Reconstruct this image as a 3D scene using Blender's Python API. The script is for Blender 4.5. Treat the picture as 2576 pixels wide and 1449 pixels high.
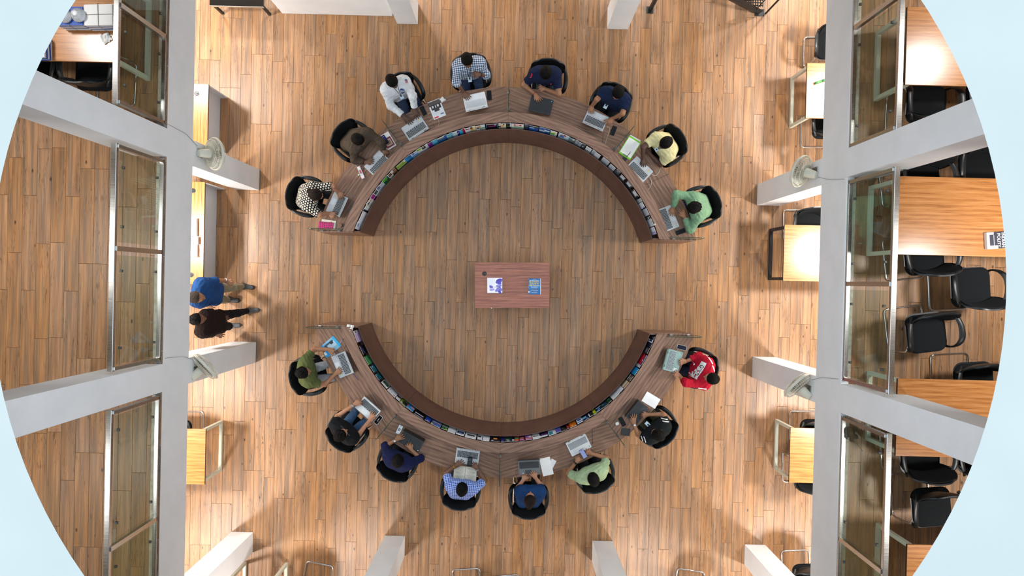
import bpy, bmesh, math, random
import numpy as np
from mathutils import Vector, Matrix, Euler
random.seed(7)
for o in list(bpy.data.objects): bpy.data.objects.remove(o)
S = bpy.context.scene
COL = S.collection
# ---------------------------------------------------------------- camera
IW, IH, FPX, CAMZ, ROLL, TILT = 2576, 1449, 1650.0, 11.54, 0.0245, 0.0094
cam_d = bpy.data.cameras.new('camera'); cam = bpy.data.objects.new('camera', cam_d); COL.objects.link(cam)
CR = (Matrix.Rotation(ROLL, 3, 'Z') @ Matrix.Rotation(-TILT, 3, 'X'))
cam.matrix_world = Matrix.Translation((0, 0, CAMZ)) @ CR.to_4x4()
cam_d.sensor_fit = 'HORIZONTAL'; cam_d.sensor_width = 36.0; cam_d.lens = 36.0 * FPX / IW
cam_d.clip_start = 0.1; cam_d.clip_end = 200
S.camera = cam
# ---------------------------------------------------------------- exposure, sky, lamps
S.view_settings.view_transform = 'Standard'; S.view_settings.look = 'None'
S.view_settings.exposure = 0.0; S.view_settings.gamma = 1.0; S.view_settings.use_curve_mapping = False
world = bpy.data.worlds.new('world'); S.world = world; world.use_nodes = True
bg = world.node_tree.nodes['Background']; bg.inputs[0].default_value = (0.80, 0.93, 1.06, 1); bg.inputs[1].default_value = 1.76
def lamp(name, loc, power, size=0.38, col=(1, .975, .945), sy=None, spread=math.pi):
    l = bpy.data.lights.new(name, 'AREA'); l.energy = power; l.color = col
    l.shape = 'RECTANGLE'; l.size = size; l.size_y = sy or size; l.spread = spread
    o = bpy.data.objects.new(name, l); o.location = loc; COL.objects.link(o); return o
CX = -0.107                                   # middle of the hall
LOWP, UPP = 168, 54
for sx in (-1, 1):                            # ceiling panels under the galleries
    for y in (-5.6, -2.4, .7, 3.8, 6.9):
        lamp('ceiling_lamp_light', (CX + sx * 6.1, y, 2.86), LOWP)
    for y in (-3.1, .35, 3.4):
        lamp('gallery_lamp_light', (CX + sx * 6.15, y, 6.1), UPP * (.7 if sx < 0 else 1.0), .45, spread=math.radians(125))
for x in (-3.0, 3.0):
    lamp('ceiling_lamp_light', (CX + x, -6.0, 2.86), LOWP * .55)
    lamp('ceiling_lamp_light', (CX + x * .9, 6.6, 2.86), LOWP * .8)

# ---------------------------------------------------------------- helpers
def P(px, py, z):
    """room point seen at photo pixel (px, py) at height z"""
    d = CR @ Vector(((px - IW / 2) / FPX, -(py - IH / 2) / FPX, -1.0))
    t = (CAMZ - z) / -d.z
    return Vector((d.x * t, d.y * t, z))
def dir2(dx, dy):
    """image direction -> unit room direction in plan"""
    v = CR @ Vector((dx, -dy, 0)); v.z = 0; return v.normalized()
def tag(o, label=None, cat=None, group=None, kind=None):
    if label: o['label'] = label
    if cat: o['category'] = cat
    if group: o['group'] = group
    if kind: o['kind'] = kind
    return o
def empty(name, loc=(0, 0, 0), rz=0.0, label=None, cat=None, group=None):
    o = bpy.data.objects.new(name, None); o.location = loc; o.rotation_euler = (0, 0, rz)
    o.empty_display_size = .1; COL.objects.link(o); return tag(o, label, cat, group)
class MB:
    def __init__(s): s.v = []; s.f = []; s.m = []
    def add(s, vs, fs, m=0, M=None):
        b = len(s.v)
        s.v += [tuple(M @ Vector(p)) for p in vs] if M else [tuple(p) for p in vs]
        s.f += [tuple(b + i for i in f) for f in fs]; s.m += [m] * len(fs); return s
    def box(s, c, d, m=0, M=None, rz=0.0, ch=0.0):
        x, y, z = d[0] / 2, d[1] / 2, d[2] / 2
        if ch > 0:
            vs = []
            for zz, k in ((-z, ch), (-z + ch, 0), (z - ch, 0), (z, ch)):
                vs += [(-x + k, -y + k, zz), (x - k, -y + k, zz), (x - k, y - k, zz), (-x + k, y - k, zz)]
            fs = [(3, 2, 1, 0), (12, 13, 14, 15)]
            for r in range(3):
                for i in range(4):
                    fs.append((r * 4 + i, r * 4 + (i + 1) % 4, r * 4 + 4 + (i + 1) % 4, r * 4 + 4 + i))
        else:
            vs = [(a, b, e) for e in (-z, z) for a, b in ((-x, -y), (x, -y), (x, y), (-x, y))]
            fs = [(3, 2, 1, 0), (4, 5, 6, 7), (0, 1, 5, 4), (1, 2, 6, 5), (2, 3, 7, 6), (3, 0, 4, 7)]
        T = Matrix.Translation(c) @ Matrix.Rotation(rz, 4, 'Z')
        return s.add(vs, fs, m, (M @ T) if M else T)
    def prism(s, poly, z0, z1, m=0, M=None):
        n = len(poly)
        vs = [(p[0], p[1], z0) for p in poly] + [(p[0], p[1], z1) for p in poly]
        fs = [tuple(range(n - 1, -1, -1)), tuple(range(n, 2 * n))] + [(i, (i + 1) % n, n + (i + 1) % n, n + i) for i in range(n)]
        return s.add(vs, fs, m, M)
    def tube(s, pts, r, seg=8, m=0, closed=False, M=None, flat=None):
        pts = [Vector(p) for p in pts]; n = len(pts); rr = r if isinstance(r, (list, tuple)) else [r] * n
        vs = []; prev = None
        for i, p in enumerate(pts):
            a = pts[i - 1] if (i > 0 or closed) else p; b = pts[(i + 1) % n] if (i < n - 1 or closed) else p
            t = (b - a).normalized() if (b - a).length > 1e-9 else Vector((0, 0, 1))
            if prev is None:
                u = t.orthogonal().normalized() if flat is None else (Vector(flat) - t * Vector(flat).dot(t)).normalized()
            else:
                u = prev - t * prev.dot(t); u = u.normalized() if u.length > 1e-6 else t.orthogonal().normalized()
                if flat is not None: u = (Vector(flat) - t * Vector(flat).dot(t)).normalized()
            prev = u; w = t.cross(u)
            for k in range(seg):
                an = 2 * math.pi * k / seg
                ru, rw = (rr[i], rr[i]) if not isinstance(rr[i], (list, tuple)) else rr[i]
                vs.append(p + u * math.cos(an) * ru + w * math.sin(an) * rw)
        fs = []
        for i in range(n if closed else n - 1):
            j = (i + 1) % n
            for k in range(seg):
                fs.append((i * seg + k, i * seg + (k + 1) % seg, j * seg + (k + 1) % seg, j * seg + k))
        if not closed:
            fs.append(tuple(range(seg - 1, -1, -1))); fs.append(tuple((n - 1) * seg + k for k in range(seg)))
        return s.add(vs, fs, m, M)
    def lathe(s, prof, seg=20, m=0, M=None):
        n = len(prof); vs = []
        for r, z in prof:
            for k in range(seg):
                a = 2 * math.pi * k / seg; vs.append((r * math.cos(a), r * math.sin(a), z))
        fs = []
        for i in range(n - 1):
            for k in range(seg):
                fs.append((i * seg + k, i * seg + (k + 1) % seg, (i + 1) * seg + (k + 1) % seg, (i + 1) * seg + k))
        fs.append(tuple(range(seg - 1, -1, -1))); fs.append(tuple((n - 1) * seg + k for k in range(seg)))
        return s.add(vs, fs, m, M)
    def mesh(s, name, mats, smooth=False):
        me = bpy.data.meshes.new(name); me.from_pydata(s.v, [], s.f)
        for m in (mats if isinstance(mats, (list, tuple)) else [mats]): me.materials.append(m)
        me.polygons.foreach_set('material_index', s.m)
        if smooth: me.polygons.foreach_set('use_smooth', [True] * len(s.f))
        me.update(); return me
    def build(s, name, mats, parent=None, smooth=False, loc=None, rot=None):
        o = bpy.data.objects.new(name, s.mesh(name, mats, smooth)); COL.objects.link(o)
        if parent: o.parent = parent
        if loc is not None: o.location = loc
        if rot is not None: o.rotation_euler = rot if not isinstance(rot, (int, float)) else (0, 0, rot)
        return o
def autosmooth(o, ang=40):
    me = o.data; me.polygons.foreach_set('use_smooth', [True] * len(me.polygons))
    bm = bmesh.new(); bm.from_mesh(me)
    for e in bm.edges:
        if len(e.link_faces) == 2 and e.calc_face_angle(0) > math.radians(ang): e.smooth = False
    bm.to_mesh(me); bm.free(); return o
def rrect(w, d, r, n=5):
    out = []
    for cx, cy, a0 in ((w / 2 - r, d / 2 - r, 0), (-w / 2 + r, d / 2 - r, 90), (-w / 2 + r, -d / 2 + r, 180), (w / 2 - r, -d / 2 + r, 270)):
        for k in range(n + 1):
            a = math.radians(a0 + 90 * k / n); out.append((cx + r * math.cos(a), cy + r * math.sin(a)))
    return out
def fillet(pts, r, n=5, closed=False):
    pts = [Vector(p) for p in pts]; N = len(pts); out = []
    for i, p in enumerate(pts):
        if not closed and i in (0, N - 1): out.append(p); continue
        a = pts[i - 1] - p; b = pts[(i + 1) % N] - p
        rr = min(r, a.length * .45, b.length * .45); A = p + a.normalized() * rr; B = p + b.normalized() * rr
        for k in range(n + 1):
            t = k / n; out.append(A * (1 - t) ** 2 + p * 2 * t * (1 - t) + B * t * t)
    return out
def copy_tree(o, parent=None):
    c = o.copy(); COL.objects.link(c)
    if parent is not None: c.parent = parent
    for ch in list(o.children): copy_tree(ch, c)
    return c

# ---------------------------------------------------------------- materials
def srgb(h):
    h = h.lstrip('#'); c = [int(h[i:i + 2], 16) / 255 for i in (0, 2, 4)]
    return tuple(x / 12.92 if x <= .04045 else ((x + .055) / 1.055) ** 2.4 for x in c) + (1,)
class NT:
    def __init__(s, name):
        s.m = bpy.data.materials.new(name); s.m.use_nodes = True; s.t = s.m.node_tree
        s.b = s.t.nodes['Principled BSDF']
    def n(s, typ, **kw):
        o = s.t.nodes.new(typ)
        for k, v in kw.items():
            if k.startswith('_'): o.inputs[k[1:]].default_value = v
            else: setattr(o, k, v)
        return o
    def l(s, a, b): s.t.links.new(a, b)
    def math(s, op, a, b=None):
        o = s.n('ShaderNodeMath', operation=op)
        for i, x in enumerate((a, b)):
            if x is None: continue
            if isinstance(x, (int, float)): o.inputs[i].default_value = x
            else: s.l(x, o.inputs[i])
        return o.outputs[0]
    def ramp(s, fac, stops):
        r = s.n('ShaderNodeValToRGB'); e = r.color_ramp.elements
        while len(e) < len(stops): e.new(.5)
        for x, (p, c) in zip(e, stops): x.position = p; x.color = c
        s.l(fac, r.inputs[0]); return r.outputs[0]
    def mix(s, fac, a, b, bt='MIX'):
        o = s.n('ShaderNodeMix', data_type='RGBA', blend_type=bt)
        for i, x in ((0, fac), (6, a), (7, b)):
            if isinstance(x, (int, float, tuple)): o.inputs[i].default_value = x
            else: s.l(x, o.inputs[i])
        return o.outputs[2]
    def bump(s, h, st=.2, dist=.01):
        o = s.n('ShaderNodeBump'); o.inputs['Strength'].default_value = st; o.inputs['Distance'].default_value = dist
        s.l(h, o.inputs['Height']); s.l(o.outputs[0], s.b.inputs['Normal']); return o
    def base(s, c):
        if isinstance(c, tuple): s.b.inputs['Base Color'].default_value = c
        else: s.l(c, s.b.inputs['Base Color'])
    def set(s, **k):
        for a, b in k.items(): s.b.inputs[a.replace('_', ' ')].default_value = b
        return s
_pc = {}
def plain(hexc, rough=.6, metal=0.0, spec=.5, name=None):
    k = (hexc, rough, metal, spec)
    if k not in _pc:
        t = NT(name or 'paint_' + hexc.lstrip('#')); t.base(srgb(hexc)); t.set(Roughness=rough, Metallic=metal); t.b.inputs['Specular IOR Level'].default_value = spec
        _pc[k] = t.m
    return _pc[k]
def objco(t, scale=(1, 1, 1), kind='Object', rnd=0.0):
    tc = t.n('ShaderNodeTexCoord'); mp = t.n('ShaderNodeMapping'); mp.inputs['Scale'].default_value = scale
    src = tc.outputs[kind]
    if rnd:
        oi = t.n('ShaderNodeObjectInfo'); ad = t.n('ShaderNodeVectorMath', operation='ADD')
        cm = t.n('ShaderNodeCombineXYZ'); v = t.math('MULTIPLY', oi.outputs['Random'], rnd)
        for i in range(3): t.l(v, cm.inputs[i])
        t.l(src, ad.inputs[0]); t.l(cm.outputs[0], ad.inputs[1]); src = ad.outputs[0]
    t.l(src, mp.inputs[0]); return mp.outputs[0]
def laminate(name, dark, mid, light, rough=.35, along='X', spec=.5):
    t = NT(name)
    fine = (3.0, 60, 60) if along == 'X' else (60, 3.0, 60)
    mid_s = (.55, 5, 5) if along == 'X' else (5, .55, 5)
    a = t.n('ShaderNodeTexNoise', _Scale=1.0, _Detail=4.0, _Roughness=.6); t.l(objco(t, fine, rnd=13), a.inputs['Vector'])
    w = t.n('ShaderNodeTexWave', wave_type='BANDS', bands_direction='Y' if along == 'X' else 'X', _Scale=1.1, _Distortion=7.0, _Detail=2.5)
    w.inputs['Detail Scale'].default_value = .7
    t.l(objco(t, mid_s, rnd=29), w.inputs['Vector'])
    f = t.math('ADD', t.math('MULTIPLY', a.outputs[0], .80), t.math('MULTIPLY', w.outputs['Fac'], .12))
    t.base(t.ramp(f, [(.22, srgb(dark)), (.45, srgb(mid)), (.72, srgb(light))]))
    t.set(Roughness=rough); t.b.inputs['Specular IOR Level'].default_value = spec
    return t.m
M = {}
def plank_mat():
    t = NT('worn_oak_plank')
    geo = t.n('ShaderNodeNewGeometry'); oi = t.n('ShaderNodeObjectInfo')
    rnd = t.math('FRACT', t.math('ADD', oi.outputs['Random'], geo.outputs['Random Per Island']))
    cm = t.n('ShaderNodeCombineXYZ'); t.l(t.math('MULTIPLY', rnd, 37.0), cm.inputs[0]); t.l(t.math('MULTIPLY', rnd, 91.0), cm.inputs[1]); t.l(t.math('MULTIPLY', rnd, 17.0), cm.inputs[2])
    ad = t.n('ShaderNodeVectorMath', operation='ADD'); t.l(geo.outputs['Position'], ad.inputs[0]); t.l(cm.outputs[0], ad.inputs[1])
    def mp(sc):
        o = t.n('ShaderNodeMapping'); o.inputs['Scale'].default_value = sc; t.l(ad.outputs[0], o.inputs[0]); return o.outputs[0]
    g1 = t.n('ShaderNodeTexNoise', _Scale=1.0, _Detail=5.0, _Roughness=.65); t.l(mp((95, 2.2, 1)), g1.inputs['Vector'])
    g2 = t.n('ShaderNodeTexNoise', _Scale=1.0, _Detail=3.0); t.l(mp((17, 1.1, 1)), g2.inputs['Vector'])
    f = t.math('ADD', t.math('MULTIPLY', g1.outputs[0], .45), t.math('MULTIPLY', g2.outputs[0], .62))
    col = t.ramp(f, [(.28, srgb('#694c35')), (.46, srgb('#916b4b')), (.6, srgb('#a87d57')), (.8, srgb('#bb936b'))])
    # greyish weathering streaks
    g3 = t.n('ShaderNodeTexNoise', _Scale=1.0, _Detail=4.0); t.l(mp((30, .8, 3)), g3.inputs['Vector'])
    col = t.mix(t.ramp(g3.outputs[0], [(.47, (0, 0, 0, 1)), (.62, (.6, .6, .6, 1))]), col, srgb('#6d6052'))
    # plank to plank tone
    hsv = t.n('ShaderNodeHueSaturation'); t.l(col, hsv.inputs['Color'])
    t.l(t.math('ADD', t.math('MULTIPLY', rnd, .12), .94), hsv.inputs['Value'])
    t.l(t.math('ADD', t.math('MULTIPLY', t.math('FRACT', t.math('MULTIPLY', rnd, 7.3)), .14), .93), hsv.inputs['Saturation'])
    col = hsv.outputs[0]
    # knots and dark flecks
    vo = t.n('ShaderNodeTexVoronoi', _Scale=1.0); t.l(mp((5.2, 2.6, 0)), vo.inputs['Vector'])
    kn = t.ramp(vo.outputs['Distance'], [(.045, (1, 1, 1, 1)), (.085, (0, 0, 0, 1))])
    col = t.mix(t.math('MULTIPLY', kn, .85), col, srgb('#3c2819'))
    fl = t.n('ShaderNodeTexNoise', _Scale=1.0, _Detail=2.0); t.l(mp((120, 9, 1)), fl.inputs['Vector'])
    g4 = t.n('ShaderNodeTexNoise', _Scale=1.0, _Detail=1.0); t.l(mp((9, 1.6, 5)), g4.inputs['Vector'])
    fk = t.math('MULTIPLY', t.ramp(fl.outputs[0], [(.56, (0, 0, 0, 1)), (.68, (1, 1, 1, 1))]), t.ramp(g4.outputs[0], [(.5, (0, 0, 0, 1)), (.62, (1, 1, 1, 1))]))
    col = t.mix(t.math('MULTIPLY', fk, .7), col, srgb('#402b1b'))
    t.base(col)
    t.l(t.math('ADD', t.math('MULTIPLY', g1.outputs[0], .25), .30), t.b.inputs['Roughness'])
    t.b.inputs['Specular IOR Level'].default_value = .36
    t.bump(g1.outputs[0], .12, .003)
    return t.m
M['plank'] = plank_mat()
M['joint'] = plain('#2c1d12', .9)
M['walnut'] = laminate('walnut_laminate', '#50362a', '#80604e', '#a1806a', .38)
M['walnut_dark'] = laminate('walnut_panel', '#4a2f26', '#5f4036', '#6d4b40', .5)
M['redwood'] = laminate('red_walnut_top', '#5e3526', '#8f5642', '#ad735a', .36)
M['teak'] = laminate('teak_laminate', '#8a522a', '#b47843', '#cc935e', .24)
M['teak_y'] = laminate('teak_laminate_lengthways', '#8f5629', '#b97b41', '#d0965c', .3, along='Y')
def paint(name, a, b, rough=.75, sc=3.0):
    t = NT(name); n = t.n('ShaderNodeTexNoise', _Scale=sc, _Detail=4.0); t.l(objco(t), n.inputs['Vector'])
    t.base(t.ramp(n.outputs[0], [(.3, srgb(a)), (.7, srgb(b))])); t.set(Roughness=rough); t.bump(n.outputs[0], .05, .004); return t.m
M['wall'] = paint('white_plaster', '#e6e8e8', '#eeefef')
M['ceil'] = paint('white_ceiling', '#d8d6d0', '#e2e0da')
M['slab'] = paint('pale_blue_paint', '#b5bcb8', '#bbc1bc', .7, 1.2)
M['concrete'] = paint('weathered_strip', '#b6ab9c', '#d8d0c4', .9, 14)
M['counter'] = paint('pale_grey_panel', '#cfd1d3', '#d6d8da', .55)
def steel():
    t = NT('brushed_steel'); n = t.n('ShaderNodeTexNoise', _Scale=1.0, _Detail=2.0); t.l(objco(t, (4, 160, 160)), n.inputs['Vector'])
    t.base(srgb('#c9c9c6')); t.set(Metallic=1.0); t.l(t.math('ADD', t.math('MULTIPLY', n.outputs[0], .18), .2), t.b.inputs['Roughness']); return t.m
M['steel'] = steel()
M['chrome'] = plain('#dfe1e3', .12, 1.0, name='chrome')
M['frame_pale'] = plain('#cfcfbb', .45, .0, name='pale_green_white_tube')
M['frame_black'] = plain('#24262a', .4, 0, name='black_tube')
M['plastic'] = plain('#121415', .42, name='black_plastic')
def fabric(name, hexc, sc=900, rough=.95, bump=.25):
    t = NT(name); n = t.n('ShaderNodeTexNoise', _Scale=sc * .3, _Detail=1.0); t.l(objco(t), n.inputs['Vector'])
    c = srgb(hexc); d = tuple(x * .72 for x in c[:3]) + (1,)
    t.base(t.ramp(n.outputs[0], [(.35, d), (.65, c)])); t.set(Roughness=rough); t.b.inputs['Specular IOR Level'].default_value = .2
    t.bump(n.outputs[0], bump, .002); return t.m
M['seat'] = fabric('black_seat_fabric', '#17191b')
def glass(name, tint, refl=1.0):
    t = NT(name); out = t.t.nodes['Material Output']
    tr = t.n('ShaderNodeBsdfTransparent'); tr.inputs[0].default_value = srgb(tint)
    gl = t.n('ShaderNodeBsdfGlossy'); gl.inputs['Roughness'].default_value = .02; gl.inputs[0].default_value = (.9, .95, .93, 1)
    ge = t.n('ShaderNodeNewGeometry'); fr = t.n('ShaderNodeFresnel'); mx = t.n('ShaderNodeMixShader')
    t.l(t.math('ADD', t.math('MULTIPLY', ge.outputs['Backfacing'], 1 / 1.5 - 1.5), 1.5), fr.inputs['IOR'])
    t.l(t.math('MULTIPLY', fr.outputs[0], refl), mx.inputs[0]); t.l(tr.outputs[0], mx.inputs[1]); t.l(gl.outputs[0], mx.inputs[2])
    t.l(mx.outputs[0], out.inputs['Surface']); return t.m
M['glass'] = glass('clear_green_glass', '#eff5f1', .62)
M['glass_edge'] = plain('#33473f', .15, name='dark_green_glass_edge')
# ================================================================ the setting
XL, XR = -4.48, 4.27          # column faces either side of the hall
ZB, ZF, ZR, ZS = 2.40, 3.10, 4.12, 6.20
YN, YS = 4.47, -4.53          # column rows at the two ends
WX, WYN, WYS = 8.6, 8.4, -8.2
def struct(name, mb, mat, parent=None, **k):
    o = mb.build(name, mat, parent, **k)
    if parent is None: o['kind'] = 'structure'
    return o
# ---- plank floors: single planks where they show, the rest joined
PW, PL = 0.184, 1.22
_pm = {}
def plank_mesh(L):
    key = round(L, 2)
    if key not in _pm:
        g, h, c = .0012, .006, .0022
        x, y = PW / 2 - g, key / 2 - g
        vs = [(-x, -y, -h), (x, -y, -h), (x, y, -h), (-x, y, -h), (-x, -y, -c), (x, -y, -c), (x, y, -c), (-x, y, -c),
              (-x + c, -y + c, 0), (x - c, -y + c, 0), (x - c, y - c, 0), (-x + c, y - c, 0)]
        fs = [(8, 9, 10, 11)] + [(a + i, a + (i + 1) % 4, a + 4 + (i + 1) % 4, a + 4 + i) for a in (0, 4) for i in range(4)]
        mb = MB(); mb.add(vs, fs); _pm[key] = mb.mesh('plank', M['plank'])
    return _pm[key]
def plank_floor(root, x0, x1, y0, y1, z, score, limit=300):
    rng = random.Random(int(abs(x0) * 100)); todo = []
    nx = math.ceil((x1 - x0) / PW)
    for i in range(nx):
        x = x0 + (i + .5) * PW; y = y0 - rng.choice([.0, .2, .4, .6, .8, 1.0, .1, .5]) * 1.2
        while y < y1:
            a, b = max(y, y0), min(y + PL, y1)
            if b - a > .05: todo.append((score(x, (a + b) / 2), x, (a + b) / 2, b - a))
            y += PL
    todo.sort(key=lambda q: -q[0])
    rest = MB()
    for k, (s, x, y, L) in enumerate(todo):
        if k < limit and s > 0:
            o = bpy.data.objects.new('plank', plank_mesh(L)); o.location = (x, y, z); o.parent = root; COL.objects.link(o)
        else:
            me = plank_mesh(L); rest.add([(v.co.x + x, v.co.y + y, v.co.z + z) for v in me.vertices], [tuple(p.vertices) for p in me.polygons])
    if rest.v: rest.build('far_planks', M['plank'], root)['kind'] = 'stuff'
def in_view(x, y, z):
    d = CR.transposed() @ Vector((x, y, z - CAMZ)); px = IW / 2 + FPX * d.x / -d.z; py = IH / 2 - FPX * d.y / -d.z
    return px, py
def sc_ground(x, y):
    if not (XL - .6 < x < XR + .6): return -1
    px, py = in_view(x, y, 0)
    if not (-20 < py < IH + 20): return -1
    r = math.hypot(x - CX, y); hid = 2.3 < r < 3.25 and abs(y) > .85
    return 10 - math.hypot(x, y) - (5 if hid else 0)
def sc_gal(x, y):
    px, py = in_view(x, y, ZF)
    return 10 - abs(x) if (-90 < px < IW + 90 and -90 < py < IH + 90) else -1
fl = struct('floor', MB().box(((CX, .1, -.06)), (2 * WX + .4, WYN - WYS + .4, .108)), M['joint'])
plank_floor(fl, CX - WX, CX + WX, WYS, WYN, 0.0, sc_ground)
for nm, xa, xb in (('floor_gallery_left', CX - WX, XL - .10), ('floor_gallery_right', XR + .10, CX + WX)):
    f = struct(nm, MB().box(((xa + xb) / 2, .1, ZF - .09), (xb - xa, WYN - WYS, .168)), M['joint'])
    f.data.materials[0] = M['joint']
    plank_floor(f, xa + .0, xb, WYS, WYN, ZF, sc_gal)
    # plastered ceiling under the gallery
    struct('ceiling_' + nm.split('_')[-1], MB().box(((xa + xb) / 2, .1, 2.915), (xb - xa, WYN - WYS, .02)), M['ceil'])
# ends of the gallery ring (out of frame)
for nm, ya, yb in (('floor_gallery_back', YN + .1, WYN), ('floor_gallery_front', WYS, YS - .1)):
    struct(nm, MB().box(((XL + XR) / 2, (ya + yb) / 2, ZF - .09), (XR - XL + .2, yb - ya, .18)), M['ceil'])
# ---- edge beams, columns
CW = .36
def beam(name, c, d): struct(name, MB().box(c, d, ch=.006), M['wall'])
beam('beam_left', (XL - .05, .1, (ZB + ZF) / 2), (.10, WYN - WYS, ZF - ZB))
beam('beam_right', (XR + .05, .1, (ZB + ZF) / 2), (.10, WYN - WYS, ZF - ZB))
beam('beam_back', ((XL + XR) / 2, YN + .14, (ZB + ZF) / 2), (XR - XL - .02, .24, ZF - ZB))
beam('beam_front', ((XL + XR) / 2, YS - .14, (ZB + ZF) / 2), (XR - XL - .02, .24, ZF - ZB))
def column(x0, x1, y0, y1, z1):
    struct('column', MB().box(((x0 + x1) / 2, (y0 + y1) / 2, z1 / 2), (x1 - x0, y1 - y0, z1), ch=.008), M['wall'])
for ya, yb in ((1.50, 1.86), (-1.53, -1.17)):
    column(XL - CW - .04, XL + .004, ya, yb, ZS)
    column(XR - .004, XR + CW + .04, ya - .05, yb - .04, ZS)
column(XL - CW, XL + .02, YS - CW, YS, ZS); column(XR - .05, XR + CW - .05, YS - CW, YS, ZS)
for x0 in (-2.137, 1.53): column(x0, x0 + CW, YS - CW, YS, ZS)
column(-2.12, -1.76, YN, YN + CW, ZS); column(1.556, 1.916, YN, YN + CW, ZS)
struct('wall_back_partition', MB().box((-3.17, 4.70, 1.2), (1.93, .2, 2.398), ch=.01), M['wall'])
# ---- outer walls of the hall
struct('wall_left', MB().box((CX - WX - .1, .1, ZS / 2), (.2, WYN - WYS + .4, ZS)), M['wall'])
struct('wall_right', MB().box((CX + WX + .1, .1, ZS / 2), (.2, WYN - WYS + .4, ZS)), M['wall'])
struct('wall_back', MB().box((CX, WYN + .1, ZS / 2), (2 * WX, .2, ZS)), M['wall'])
struct('wall_front', MB().box((CX, WYS - .1, ZS / 2), (2 * WX, .2, ZS)), M['wall'])
# ---- pale blue roof slab with the round opening
def ring_slab():
    n = 128; cy = -.03; mb = MB(); vs = []; fs = []
    for z, R in ((ZS, 4.25), (ZS + .16, 4.012)):
        for k in range(n):
            a = 2 * math.pi * k / n; vs.append((CX + R * math.cos(a), cy + R * math.sin(a), z))
        for k in range(n):
            a = 2 * math.pi * k / n; c, s_ = math.cos(a), math.sin(a); q = 8.9 / max(abs(c), abs(s_)); vs.append((CX + q * c, .1 + q * s_, z))
    for k in range(n):
        j = (k + 1) % n
        fs += [(n + k, n + j, j, k), (2 * n + k, 2 * n + j, 3 * n + j, 3 * n + k), (k, j, 2 * n + j, 2 * n + k), (n + j, n + k, 3 * n + k, 3 * n + j)]
    mb.add(vs, fs); return mb
o = struct('ceiling', ring_slab(), M['slab']); autosmooth(o, 30)
# ---- steel and glass railings along the gallery edge
M['clip'] = plain('#5a5c5a', .5, .6, name='dull_clip_metal')
def railing(side, y0, y1, posts, label):
    """one bay; posts = inner post positions"""
    x = XL - .035 if side < 0 else XR + .035; s = side
    r = empty('glass_railing', (x, (y0 + y1) / 2, ZF), 0, label, 'railing', 'glass railings along the gallery edges')
    yc = (y0 + y1) / 2; L = y1 - y0
    hb = MB(); hb.box((s * .02, 0, ZR - ZF - .025), (.062, L, .05), ch=.004); h = hb.build('handrail', M['steel'], r); 
    base = MB(); base.box((0, 0, .022), (.05, L, .044), ch=.003); base.build('base_channel', M['steel'], r)
    st = MB(); st.box((-s * .005 + s * .055, 0, .006), (.06, L, .012)); st.build('sill_strip', M['concrete'], r)
    ys = [y0] + list(posts) + [y1]
    for p in posts + [y0 + .03, y1 - .03]:
        pb = MB(); pb.box((0, p - yc, (ZR - ZF) / 2), (.05, .055 if p in posts else .04, ZR - ZF - .05), ch=.003); pb.build('post', M['steel'], r)
    for a, b in zip(ys[:-1], ys[1:]):
        a += .075; b -= .075
        g = MB(); g.box((0, (a + b) / 2 - yc, .50), (.012, b - a, .86)); g.build('pane', M['glass'], r)
        for yy in (a + .18, b - .18):
            for zz in (.14, .86):
                c = MB(); c.box((0, yy - yc, zz), (.028, .03, .034), ch=.004); c.build('glass_clip', M['clip'], r)
railing(-1, 1.90, 5.6, [3.02, 4.6], 'glass railing with steel handrail in front of the desk with bundled papers')
railing(-1, -1.13, 1.46, [.27], 'glass railing with steel handrail beside the bare gallery floor, between two upper columns')
railing(-1, -5.6, -1.57, [-3.16, -4.7], 'glass railing with steel handrail below the lower column, beside the shaded bare gallery floor')
railing(1, 1.82, 5.6, [3.35, 4.7], 'glass railing with steel handrail beside the gallery desk nearest the metal staircase')
railing(1, -1.17, 1.41, [.08], 'glass railing with steel handrail beside the gallery desk carrying a thick book')
railing(1, -5.6, -1.62, [-3.2, -4.6], 'glass railing with steel handrail where a clump of dirt sticks to the pane corner')
# ================================================================ curved desks
RC = Vector((-.11, -.02, 0)); ENDY = .76
R_IN, R_PT, R_LI, R_LO, R_WO = 2.455, 2.473, 2.552, 2.712, 3.215
Z_W, Z_L = .75, 1.10
def ang_of(px, py, z):
    p = P(px, py, z) - RC; return math.atan2(p.y, p.x)
def arc_piece(r0, r1, z0, z1, ta, tb, n=14, rt0=None, rt1=None):
    """ta/tb: callables radius -> angle; returns verts (around RC) and faces; rt: radii at the top"""
    vs, fs = [], []
    rt0 = rt0 or r0; rt1 = rt1 or r1
    for i in range(n + 1):
        for r, z in ((r0, z0), (r1, z0), (rt1, z1), (rt0, z1)):
            a = ta(r) + (tb(r) - ta(r)) * i / n; vs.append((r * math.cos(a), r * math.sin(a), z))
    for i in range(n):
        for k in range(4):
            j = (k + 1) % 4; fs.append((i * 4 + k, i * 4 + 4 + k, i * 4 + 4 + j, i * 4 + j))
    fs.append((0, 1, 2, 3)); b = n * 4; fs.append((b + 3, b + 2, b + 1, b)); return vs, fs
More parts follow.
